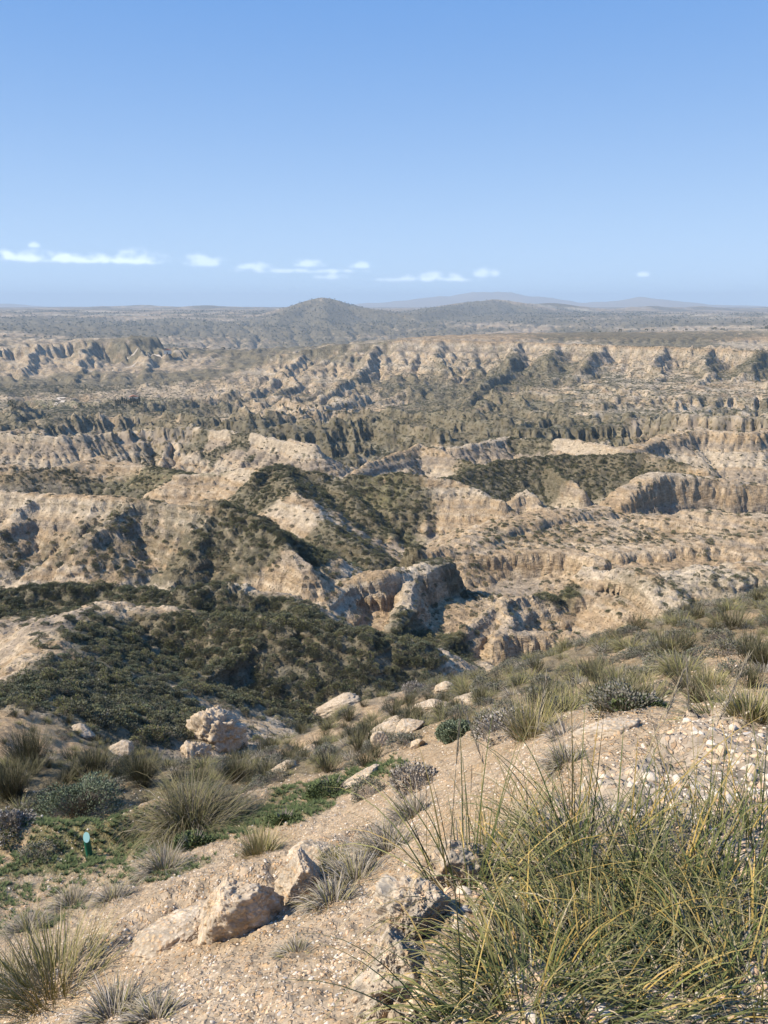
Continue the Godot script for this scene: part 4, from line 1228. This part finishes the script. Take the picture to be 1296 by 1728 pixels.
	for k in 4:
		begin()
		twig_dome(620, Vector3(0.3, 0.24, 0.3), 0.005, 0.024, THYME, THYME_TWIG)
		protos.append(finish(pm))
	for k in 4:
		begin()
		tussock(360, 0.15, 0.36, 0.0075, 1.0, 1.8, 4, [OLIVE[0], OLIVE[1], OLIVE[2], HEATH[0], HEATH[2], GREYDRY[3]])
		protos.append(finish(pm))
	for k in 3:
		begin()
		broom(130, 0.36, 0.40, 0.0075, HEATH, 1.25)
		protos.append(finish(pm))
	for k in 2:
		begin()
		tussock(260, 0.15, 0.30, 0.008, 1.2, 2.4, 4, GREYDRY)
		protos.append(finish(pm))
	var marks := []
	for e in BOULDERS:
		marks.append([e[0], e[1], e[5].split(" ")])
	for e in BUSHES:
		marks.append([e[0], e[1], e[4].split(" ")])
	var used := {}
	var spots := {}
	var count := [0, 0, 0, 0, 0, 0, 0, 0]
	var tries := 0
	while tries < 7500:
		tries += 1
		var d := sqrt(rng.randf_range(4.6 * 4.6, 37.0 * 37.0))
		var x := rng.randf_range(-1.0, 1.0) * half_width(d) * 0.86
		var k := cell(x, d)
		var i := int(k.y) * COLS + clampi(int(k.x), 0, COLS - 2)
		var left := x < 1.5
		var p := 0.10 + 0.85 * veg[i]
		if left and d < 11.6:
			p = 0.012 if d > 6.5 else 0.0            # trodden terrace and bare nose
		elif not left and d < 5.5:
			p = 0.0
		elif not left:
			p = maxf(p, 0.5)
		elif d < 19.0:
			p = maxf(p, 0.85)
		if rng.randf() > p or nrm[i].y < 0.5:
			continue
		var key := Vector2i(int(x / 0.42), int(d / 0.42))
		if spots.has(key):
			continue
		var f := rng.randf()
		var kind := 0
		if left:
			kind = 0 if f < 0.30 else (1 if f < 0.58 else (2 if f < 0.9 else 3))
		else:
			kind = 0 if f < 0.44 else (1 if f < 0.78 else (2 if f < 0.88 else 3))
		var slot := kind + (0 if left else 4)
		if count[slot] >= 295:
			continue
		var at := on_ground(x, d, 0.03)
		if not in_frame(at, 1.12) or not seen(i):
			continue
		spots[key] = true
		count[slot] += 1
		var sz := rng.randf_range(0.6, 1.3) * (0.85 if left else 1.0)
		var turn := rng.randf() * TAU
		var where := "scrubby slope below the path" if left else "pale gravel slope"
		var sized: String = "small" if sz < 0.72 else ("large" if sz > 1.08 else "medium-sized")
		var place := "on the " + where
		for e in marks:
			var tie := str(kind) + " ".join(e[2])
			if Vector2(e[0] - x, e[1] - d).length() < 1.3 and not used.has(tie):
				used[tie] = true
				place = "beside the " + " ".join(e[2].slice(0, 9))
				break
		if kind == 0:
			one("heath_shrub" if left else "thyme_shrub", protos[rng.randi() % 4], at, sized + " low grey-brown cushion shrub " + place, "shrub", "cushion shrubs on the " + where, turn, sz)
		elif kind == 1:
			one("scrub_tussock" if left else "olive_tussock", protos[4 + rng.randi() % 4], at, sized + " olive-green grass tussock " + place, "grass tussock", "olive tussocks on the " + where, turn, sz)
		elif kind == 2:
			one("broom_bush", protos[8 + rng.randi() % 3], at, sized + " wispy green-brown broom bush " + place, "bush", "broom bushes on the " + where, turn, sz * 1.1)
		else:
			one("dry_tussock", protos[11 + rng.randi() % 2], at, sized + " dead grey grass tussock " + place, "grass tussock", "dead tussocks on the " + where, turn, sz)
	print("near plants ", count)
	# short herbs and grass on the green patches of the terrace: nobody could count them
	begin()
	for k in 26:
		var a := rng.randf() * TAU
		blade(Vector3(cos(a), 0, sin(a)) * 0.03 * rng.randf(), Vector3(cos(a) * 0.8, 1, sin(a) * 0.8), rng.randf_range(0.04, 0.10), 0.009, 1.2, 2, pick(LUSH), pick(LUSH))
	var herb := finish(pm)
	var xs := []
	tries = 0
	while tries < 60000:
		tries += 1
		var d := rng.randf_range(6.5, 12.5)
		var x := rng.randf_range(-8.0, 2.2)
		var k := cell(x, d)
		var i := int(k.y) * COLS + clampi(int(k.x), 0, COLS - 2)
		if rng.randf() < green[i] * 0.42 and fmod(absf(x * 2.7 + sin(d * 3.1) * 1.3 + d * 1.9), 1.0) < 0.72:
			xs.append(Transform3D(Basis(Vector3.UP, rng.randf() * TAU).scaled(Vector3.ONE * rng.randf_range(0.4, 1.0)), on_ground(x, d, 0.005)))
	mass("terrace_grass", herb, xs, "short green herbs and grass growing along the path terrace", "grass")


func mass(called: String, me: Mesh, xs: Array, label: String, category: String, under: Node3D = null) -> void:
	var mm := MultiMesh.new()
	mm.transform_format = MultiMesh.TRANSFORM_3D
	mm.mesh = me
	mm.instance_count = xs.size()
	for k in xs.size():
		mm.set_instance_transform(k, xs[k])
	var o := MultiMeshInstance3D.new()
	o.name = numbered(called)
	o.multimesh = mm
	o.set_meta("kind", "stuff")
	o.set_meta("label", label)
	o.set_meta("category", category)
	if under:
		under.add_child(o, true)
	else:
		add_child(o)


func in_frame(p: Vector3, margin: float) -> bool:
	var q := p.rotated(Vector3.RIGHT, deg_to_rad(15.1))
	if q.z > -0.3:
		return false
	return absf(q.x / q.z) < 0.506 * margin and absf(q.y / q.z) < 0.6745 * margin


var sight := PackedFloat32Array()


func seen(i: int) -> bool:
	# not hidden behind a rise (with half a metre to spare)
	if sight.is_empty():
		sight.resize(R * COLS)
		for c in COLS:
			var most := -9.0
			for r in R:
				var j := r * COLS + c
				sight[j] = most
				if rows[r] > 1.5:
					most = maxf(most, (pos[j].y - 0.4) / rows[r])
	var d := maxf(rows[i / COLS], 0.5)
	return (pos[i].y + 0.9) / d > sight[i]


func build_scrub() -> void:
	# shrubs of the badlands: the ones that show largest singly, the rest as one mass
	var pm := plant_material()
	rng.seed = 91
	var big := []
	for k in 4:
		begin()
		twig_dome(300, Vector3(1.0, [0.85, 0.65, 1.05, 0.75][k], 1.0), 0.02, 0.13, [DARK, [DARK[2], SAGE[0], DARK[0]], [DARK[1], HEATH[3], OLIVE[0]], [DARK[0], THYME[1], DARK[2]]][k], THYME_TWIG)
		big.append(finish(pm))
	var low := []
	for k in 3:
		begin()
		twig_dome(60, Vector3(1.0, 0.8, 1.0), 0.04, 0.30, DARK, THYME_TWIG)
		low.append(finish(pm))
	var n_cl := noise(1.0 / 9.0, 3, FastNoiseLite.TYPE_SIMPLEX_SMOOTH, FastNoiseLite.FRACTAL_FBM, 93)
	var found := []
	for tries in 162000:
		var d := sqrt(rng.randf_range(36.0 * 36.0, 330.0 * 330.0)) if tries < 135000 else sqrt(rng.randf_range(36.0 * 36.0, 125.0 * 125.0))
		var x := rng.randf_range(-1.0, 1.0) * half_width(d)
		var k := cell(x, d)
		var i := int(k.y) * COLS + clampi(int(k.x), 0, COLS - 2)
		if nrm[i].y < 0.46:
			continue
		var shade := clampf(nrm[i].x * 1.1 + 0.1, 0.0, 0.5)     # scrub prefers slopes turned from the sun
		var cl := n_cl.get_noise_2d(x, d)
		var p := (0.09 + 0.9 * veg[i] + shade * 0.5) * (clampf(0.75 + 1.3 * cl, 0.12, 1.4) if veg[i] < 0.7 else 1.1)
		if tries >= 135000 and veg[i] < 0.7:
			continue
		if rng.randf() < p and seen(i):
			found.append([d, x, rng.randf_range(0.2, 0.46) * (1.0 + 0.2 * veg[i]) * (1.0 if rng.randf() < 0.94 else 1.5)])
	found.sort_custom(func(a, b): return a[0] < b[0])
	var sets := [[], [], [], []]
	var singles := 0
	for e in found:
		var at := on_ground(e[1], e[0], 0.06)
		if singles < 290 and in_frame(at, 1.0):
			singles += 1
			one("scrub_bush", big[rng.randi() % 4], at, ("small" if e[2] < 0.32 else ("large" if e[2] > 0.46 else "medium-sized")) + " dark green rounded bush on the scrub hillside across the gully", "bush", "dark bushes on the scrub hillside", rng.randf() * TAU, e[2])
		else:
			sets[rng.randi() % 4].append(Transform3D(Basis(Vector3.UP, rng.randf() * TAU).scaled(Vector3(1.0, rng.randf_range(0.7, 1.15), 1.0) * e[2]), at))
	for k in 4:
		mass("badland_scrub", big[k], sets[k], "dark scrub dotted over the eroded ridges and gullies", "scrub")
	print("scrub ", found.size())
	var xs := [[], []]
	for tries in 90000:
		var d := sqrt(rng.randf_range(330.0 * 330.0, 1000.0 * 1000.0))
		var x := rng.randf_range(-1.0, 1.0) * half_width(d)
		var k := cell(x, d)
		var i := int(k.y) * COLS + clampi(int(k.x), 0, COLS - 2)
		if nrm[i].y > 0.5 and rng.randf() < veg[i] * 0.75 and seen(i):
			xs[rng.randi() % 2].append(Transform3D(Basis(Vector3.UP, rng.randf() * TAU).scaled(Vector3.ONE * rng.randf_range(0.4, 0.95)), on_ground(x, d, 0.1)))
	for k in 2:
		mass("distant_scrub", low[k], xs[k], "scrub speckled over the far badland slopes", "scrub")
	# pines and olives scattered over the far hills
	begin()
	for k in 60:
		var v := ball()
		leaf(Vector3(0, 0.6, 0) + v * Vector3(0.45, 0.42, 0.45), (v + Vector3(0, 0.4, 0)).normalized(), 0.3, 0.4, pick(DARK))
	var pine := finish(pm)
	var ts := []
	for tries in 26000:
		var d := sqrt(rng.randf_range(1500.0 * 1500.0, 5200.0 * 5200.0))
		var x := rng.randf_range(-1.0, 1.0) * half_width(d)
		var k := cell(x, d)
		var i := int(k.y) * COLS + clampi(int(k.x), 0, COLS - 2)
		if rng.randf() < (veg[i] - 0.25) * 0.9 and seen(i):
			ts.append(Transform3D(Basis(Vector3.UP, rng.randf() * TAU).scaled(Vector3.ONE * rng.randf_range(2.5, 6.5)), on_ground(x, d, 0.3)))
	mass("far_wood", pine, ts, "dark trees scattered over the far blue hills", "trees")
	print("far scrub ", xs[0].size() + xs[1].size())


func stone_material() -> StandardMaterial3D:
	var m := soil_material(0.9, 0)
	m.heightmap_scale = 0.8
	return m


func build_stones() -> void:
	var sm := stone_material()
	var tan_cols := [Color(0.52, 0.415, 0.295), Color(0.66, 0.575, 0.465)]
	var n_gr := noise(1.0 / 0.8, 3, FastNoiseLite.TYPE_SIMPLEX_SMOOTH, FastNoiseLite.FRACTAL_FBM, 63)
	for k in BOULDERS.size():
		var e: Array = BOULDERS[k]
		var o := one(e[7], rock_mesh(500 + k * 7, Vector3(e[2], e[3], e[4]), int(e[8]), 60 if k < 4 or e[7] == "conglomerate_ledge" else 26, 0.09 if k < 3 else (0.13 if e[7] == "conglomerate_ledge" else 0.22 if e[7] == "rock_outcrop" else 0.09), sm, tan_cols if e[7] != "conglomerate_ledge" else [Color(0.46, 0.375, 0.28), Color(0.62, 0.55, 0.45)], 0.42 if e[7] == "rock_outcrop" else 0.0), on_ground(e[0], e[1], -e[3] * e[9]), e[5], "boulder" if e[7] == "boulder" else "rock", e[6], e[10])
		o.rotation = Vector3(e[11], e[10], e[12])
	# loose stones on the bank and the nose
	var pebs := []
	var cols := [[Color(0.48, 0.425, 0.35), Color(0.58, 0.52, 0.44)], [Color(0.50, 0.36, 0.23), Color(0.58, 0.44, 0.30)], [Color(0.36, 0.33, 0.30), Color(0.45, 0.42, 0.38)], [Color(0.52, 0.44, 0.35), Color(0.62, 0.54, 0.44)], [Color(0.48, 0.31, 0.20), Color(0.55, 0.40, 0.27)]]
	var plain := StandardMaterial3D.new()
	plain.vertex_color_use_as_albedo = true
	plain.roughness = 0.9
	for k in 5:
		pebs.append(rock_mesh(900 + k * 5, Vector3(1.0, 0.62, 0.8), 7, 6, 0.05, plain, cols[k]))
	rng.seed = 61
	var sets := [[], [], [], [], []]
	var singles := 0
	for tries in 150000:
		var d := 0.7 + 13.0 * pow(rng.randf(), 1.6)
		var x := rng.randf_range(-1.0, 1.0) * (4.0 + 0.62 * d)
		var y := ground(x, d)
		var at := Vector3(x, y, -d)
		if not in_frame(at, 1.05):
			continue
		if rng.randf() > 0.55 + 1.5 * n_gr.get_noise_2d(x, d):
			continue
		var bank := y > -1.75 - 0.2 * d - 0.15 and x > 0.1
		var sz := 0.007 + 0.016 * pow(rng.randf(), 3.0)
		if bank:
			sz = 0.006 + 0.034 * pow(rng.randf(), 3.4)
		elif d > 7.0:
			sz *= 1.25
			if rng.randf() < 0.55:
				continue
		var k: int = [0, 1, 1, 2, 3, 3, 3, 1, 4][rng.randi() % 9]
		var b := Basis.from_euler(Vector3(rng.randf_range(-0.5, 0.5), rng.randf() * TAU, rng.randf_range(-0.5, 0.5))).scaled(Vector3.ONE * sz)
		if sz > (0.028 if bank else 0.024) and singles < 280:
			singles += 1
			var o := one("stone", pebs[k], at, ["whitish", "tan", "grey", "beige", "rusty orange"][k] + (" rounded stone lying on the conglomerate bank" if bank else " stone lying on the bare earth slope"), "stone", ["whitish", "tan", "grey", "beige", "rusty orange"][k] + " stones on the " + ("bank" if bank else "earth slope"))
			o.basis = b
		else:
			sets[k].append(Transform3D(b, at - Vector3(0, sz * rng.randf_range(0.15, 0.5), 0)))
	for k in 5:
		mass("gravel", pebs[k], sets[k], ["whitish", "tan", "grey", "beige", "rusty"][k] + " small gravel strewn over the near ground", "gravel")


func build_post() -> void:
	var green_paint := StandardMaterial3D.new()
	green_paint.albedo_color = Color(0.11, 0.38, 0.29)
	green_paint.roughness = 0.45
	var pale := StandardMaterial3D.new()
	pale.albedo_color = Color(0.62, 0.80, 0.78)
	pale.roughness = 0.5
	var t := thing("marker_post", on_ground(POST[0], POST[1], 0.05), "short dark green marker post with a slanted pale top beside the path", "post")
	t.rotation_degrees = Vector3(1.5, 20, 2.5)
	var rad := 0.047
	var ht := 0.40
	begin()
	var sides := 20
	for k in sides + 1:
		var a := TAU * k / sides
		var n := Vector3(cos(a), 0, sin(a))
		for y in [0.0, ht + n.z * -0.06 + n.x * 0.0]:
			bv.append(n * rad + Vector3(0, y, 0))
			bn.append(n)
			bc.append(Color.WHITE)
		if k < sides:
			var q := k * 2
			bi.append_array(PackedInt32Array([q, q + 2, q + 1, q + 2, q + 3, q + 1]))
	part("shaft", finish(green_paint), t)
	begin()
	var up := Vector3(0, 1, 1.2).normalized()
	bv.append(Vector3(0, ht + 0.002, 0))
	bn.append(up)
	bc.append(Color.WHITE)
	for k in sides + 1:
		var a := TAU * k / sides
		var n := Vector3(cos(a), 0, sin(a))
		bv.append(n * rad * 0.98 + Vector3(0, ht + 0.003 - n.z * 0.06, 0))
		bn.append(up)
		bc.append(Color.WHITE)
		if k < sides:
			bi.append_array(PackedInt32Array([0, k + 1, k + 2]))
	part("cap", finish(pale), t)


func build_ranges() -> void:
	# blue mountains a day's ride away
	var m := StandardMaterial3D.new()
	m.albedo_color = Color(0.52, 0.46, 0.36)
	m.roughness = 1.0
	for rg in RANGES:
		var n := noise(1.0 / 2600.0, 5, FastNoiseLite.TYPE_SIMPLEX_SMOOTH, FastNoiseLite.FRACTAL_RIDGED, int(rg[0]))
		var st := SurfaceTool.new()
		st.begin(Mesh.PRIMITIVE_TRIANGLES)
		var crest: Array = rg[1]
		var nx := 160
		var nz := 24
		var x0: float = crest[0]
		var x1: float = crest[crest.size() - 2]
		for iz in nz + 1:
			for ix in nx + 1:
				var x := lerpf(x0, x1, float(ix) / nx)
				var h := 0.0
				for k in crest.size() / 2 - 1:
					if x >= crest[k * 2] and x <= crest[k * 2 + 2]:
						h = lerpf(crest[k * 2 + 1], crest[k * 2 + 3], (x - crest[k * 2]) / (crest[k * 2 + 2] - crest[k * 2]))
				var v := 1.0 - absf(2.0 * iz / nz - 1.0)
				var z: float = rg[0] + (float(iz) / nz - 0.5) * 5000.0
				st.add_vertex(Vector3(x, -40.0 + (h + 40.0) * pow(v, 0.8) * (0.86 + 0.26 * n.get_noise_2d(x, z)), -z))
		for iz in nz:
			for ix in nx:
				var i := iz * (nx + 1) + ix
				for q in [i, i + nx + 1, i + 1, i + 1, i + nx + 1, i + nx + 2]:
					st.add_index(q)
		st.generate_normals()
		st.set_material(m)
		var o := MeshInstance3D.new()
		o.name = numbered("mountain")
		o.mesh = st.commit()
		o.set_meta("kind", "structure")
		add_child(o)


func build_valley() -> void:
	var pm := plant_material()
	rng.seed = 77
	# dirt roads on the far side of the valley
	var rm := StandardMaterial3D.new()
	rm.albedo_color = Color(0.74, 0.69, 0.62)
	rm.roughness = 0.95
	for rd in ROADS:
		begin()
		var pts := PackedVector2Array()
		for k in rd.size() / 2 - 1:
			for j in 14:
				pts.append(Vector2(rd[k * 2], rd[k * 2 + 1]).lerp(Vector2(rd[k * 2 + 2], rd[k * 2 + 3]), j / 14.0))
		pts.append(Vector2(rd[rd.size() - 2], rd[rd.size() - 1]))
		for k in pts.size():
			var v := (pts[mini(k + 1, pts.size() - 1)] - pts[maxi(k - 1, 0)]).normalized()
			var wv: Vector2 = Vector2(-v.y, v.x) * 2.0
			for sgn in [-1.0, 1.0]:
				var q: Vector2 = pts[k] + wv * sgn
				bv.append(Vector3(q.x, ground(q.x, q.y) + 0.35, -q.y))
				bn.append(Vector3.UP)
				bc.append(Color.WHITE)
			if k > 0:
				var f := k * 2
				bi.append_array(PackedInt32Array([f - 2, f - 1, f, f, f - 1, f + 1]))
		var o := MeshInstance3D.new()
		o.name = numbered("road")
		o.mesh = finish(rm)
		o.set_meta("kind", "structure")
		add_child(o)
	# trees along the river
	var bark := StandardMaterial3D.new()
	bark.albedo_color = Color(0.30, 0.25, 0.2)
	bark.roughness = 0.9
	for k in TREES.size():
		var e: Array = TREES[k]
		var h: float = e[2]
		var t := thing("tree" if e[3] == 0 else "poplar_tree", on_ground(e[0], e[1], 0.2), e[4], "tree", e[5])
		begin()
		blade(Vector3.ZERO, Vector3.UP, h * 0.6, h * 0.09, 0.0, 3, Color.WHITE, Color.WHITE)
		blade(Vector3.ZERO, Vector3.UP, h * 0.6, h * 0.09, 0.0, 3, Color.WHITE, Color.WHITE, 1.57)
		part("trunk", finish(bark), t)
		begin()
		var rad := Vector3(h * 0.5, h * 0.42, h * 0.5) if e[3] == 0 else Vector3(h * 0.14, h * 0.46, h * 0.14)
		for j in 420:
			var v := ball()
			leaf(Vector3(0, h * 0.56, 0) + v * rad * (0.85 + 0.3 * sin(v.x * 5.0) * cos(v.z * 6.0)), (v + ball() + Vector3(0, 0.4, 0)).normalized(), h * 0.11, 0.4, pick(DARK))
		part("crown", finish(pm), t)
	# two small farm buildings by the river
	for k in HOUSES.size():
		var e: Array = HOUSES[k]
		var t := thing("farmhouse", on_ground(e[0], e[1], 0.5), e[4], "house")
		t.rotation.y = e[3]
		var wall := StandardMaterial3D.new()
		wall.albedo_color = Color(0.86, 0.82, 0.75)
		var bx := BoxMesh.new()
		bx.size = Vector3(e[2], e[2] * 0.5, e[2] * 0.6)
		bx.material = wall
		part("wall", bx, t, Vector3(0, e[2] * 0.25, 0))
		var rf := PrismMesh.new()
		rf.size = Vector3(e[2] * 1.06, e[2] * 0.2, e[2] * 0.68)
		var tile := StandardMaterial3D.new()
		tile.albedo_color = Color(0.62, 0.42, 0.32)
		rf.material = tile
		part("roof", rf, t, Vector3(0, e[2] * 0.6 + 0.01, 0))
		var dm := StandardMaterial3D.new()
		dm.albedo_color = Color(0.25, 0.2, 0.16)
		var db := BoxMesh.new()
		db.size = Vector3(e[2] * 0.12, e[2] * 0.26, 0.1)
		db.material = dm
		part("door", db, t, Vector3(0, e[2] * 0.13, e[2] * 0.3 + 0.06))


# ------------------------------------------------------------------ naming
func numbered(called: String) -> String:
	var n: int = taken.get(called, 0)
	taken[called] = n + 1
	return called if n == 0 else "%s_%03d" % [called, n]


func tag(o: Node3D, label: String, category: String, group := "") -> void:
	o.set_meta("label", label)
	o.set_meta("category", category)
	if group:
		o.set_meta("group", group)


func one(called: String, me: Mesh, at: Vector3, label: String, category: String, group := "", turn := 0.0, size := 1.0) -> MeshInstance3D:
	var o := MeshInstance3D.new()
	o.name = numbered(called)
	o.mesh = me
	o.position = at
	o.rotation.y = turn
	o.scale = Vector3.ONE * size
	tag(o, label, category, group)
	add_child(o)
	return o


func thing(called: String, at: Vector3, label: String, category: String, group := "", turn := 0.0) -> Node3D:
	var o := Node3D.new()
	o.name = numbered(called)
	o.position = at
	o.rotation.y = turn
	tag(o, label, category, group)
	add_child(o)
	return o


func part(called: String, me: Mesh, under: Node3D, at := Vector3.ZERO) -> MeshInstance3D:
	var o := MeshInstance3D.new()
	o.name = called
	o.mesh = me
	o.position = at
	under.add_child(o, true)
	return o


var soil_maps := {}


func soil_material(tile: float, kind: int) -> StandardMaterial3D:
	if soil_maps.has(kind):
		return soil_maps[kind].duplicate()
	var sz := 768
	var cells: float = [46.0, 40.0, 44.0][kind]
	var cv := noise(cells / sz, 1, FastNoiseLite.TYPE_CELLULAR, FastNoiseLite.FRACTAL_NONE, 41 + kind)
	cv.cellular_return_type = FastNoiseLite.RETURN_CELL_VALUE
	var cd := noise(cells / sz, 1, FastNoiseLite.TYPE_CELLULAR, FastNoiseLite.FRACTAL_NONE, 41 + kind)
	cd.cellular_return_type = FastNoiseLite.RETURN_DISTANCE
	for nz in [cv, cd]:
		nz.domain_warp_enabled = kind == 0
		nz.domain_warp_amplitude = 16.0
		nz.domain_warp_frequency = 0.03
	var fb := noise(6.0 / sz, 6, FastNoiseLite.TYPE_SIMPLEX_SMOOTH, FastNoiseLite.FRACTAL_FBM, 51 + kind)
	fb.fractal_gain = 0.66
	var a := cv.get_seamless_image(sz, sz, false, false, 0.1, true).get_data()
	var b := cd.get_seamless_image(sz, sz, false, false, 0.1, true).get_data()
	var f := fb.get_seamless_image(sz, sz, false, false, 0.1, true).get_data()
	var out := PackedByteArray()
	out.resize(sz * sz * 3)
	var ho := PackedByteArray()
	ho.resize(sz * sz)
	for i in sz * sz:
		var v := a[i] / 255.0
		var e := b[i] / 255.0
		var n := f[i] / 255.0
		var c := Vector3(1, 1, 1) * (0.56 + 0.50 * n)
		var h := n * 0.6
		if kind == 0:
			var inside := smoothstep(0.45, 0.28, e) * (1.0 if v > 0.45 else 0.0)
			var tint := Vector3(1.0, 0.98, 0.96)
			if v > 0.86:
				tint = Vector3(0.80, 0.775, 0.73)      # a pebble of brownish limestone
			elif v > 0.72:
				tint = Vector3(1.0, 0.91, 0.80)
			elif v < 0.55:
				tint = Vector3(0.78, 0.70, 0.62)
			c = c.lerp(tint, inside)
			h += inside * 0.4
		elif kind == 1:
			var dot := smoothstep(0.30, 0.18, e) * (1.0 if v > 0.62 else 0.0)
			c = c.lerp(Vector3(0.60, 0.62, 0.56), dot)
			h += dot * 0.3
		else:
			var dot := smoothstep(0.34, 0.20, e) * (1.0 if v > 0.42 else 0.0)
			c = c.lerp(Vector3(0.50, 0.49, 0.38), dot * 0.9)
			h += dot * 0.35
		out[i * 3] = int(clampf(c.x, 0, 1) * 255.0)
		out[i * 3 + 1] = int(clampf(c.y, 0, 1) * 255.0)
		out[i * 3 + 2] = int(clampf(c.z, 0, 1) * 255.0)
		ho[i] = int(clampf(h, 0, 1) * 255.0)
	var him := Image.create_from_data(sz, sz, false, Image.FORMAT_L8, ho)
	var m := StandardMaterial3D.new()
	m.vertex_color_use_as_albedo = true
	m.albedo_texture = ImageTexture.create_from_image(Image.create_from_data(sz, sz, false, Image.FORMAT_RGB8, out))
	m.roughness = 0.95
	m.metallic_specular = 0.25
	m.uv1_triplanar = true
	m.uv1_world_triplanar = true
	m.uv1_scale = Vector3.ONE / tile
	m.heightmap_enabled = true
	m.heightmap_texture = ImageTexture.create_from_image(him)
	m.heightmap_scale = [3.6, 42.0, 100.0][kind]
	if kind == 1:
		m.uv1_scale = Vector3(1.0 / tile, 2.4 / tile, 1.0 / tile)     # thin flat beds
	soil_maps[kind] = m
	return m


func cell(x: float, d: float) -> Vector3:
	# column, row and fraction of the grid cell over (x, d)
	var r := clampi(rows.bsearch(d) - 1, 0, R - 2)
	return Vector3((x / half_width(d) + 1.0) * 0.5 * (COLS - 1), r, (d - rows[r]) / (rows[r + 1] - rows[r]))


func ground(x: float, d: float) -> float:
	var k := cell(x, d)
	var c := clampi(int(k.x), 0, COLS - 2)
	var t := k.x - c
	var i := int(k.y) * COLS + c
	return lerpf(lerpf(pos[i].y, pos[i + 1].y, t), lerpf(pos[i + COLS].y, pos[i + COLS + 1].y, t), k.z)
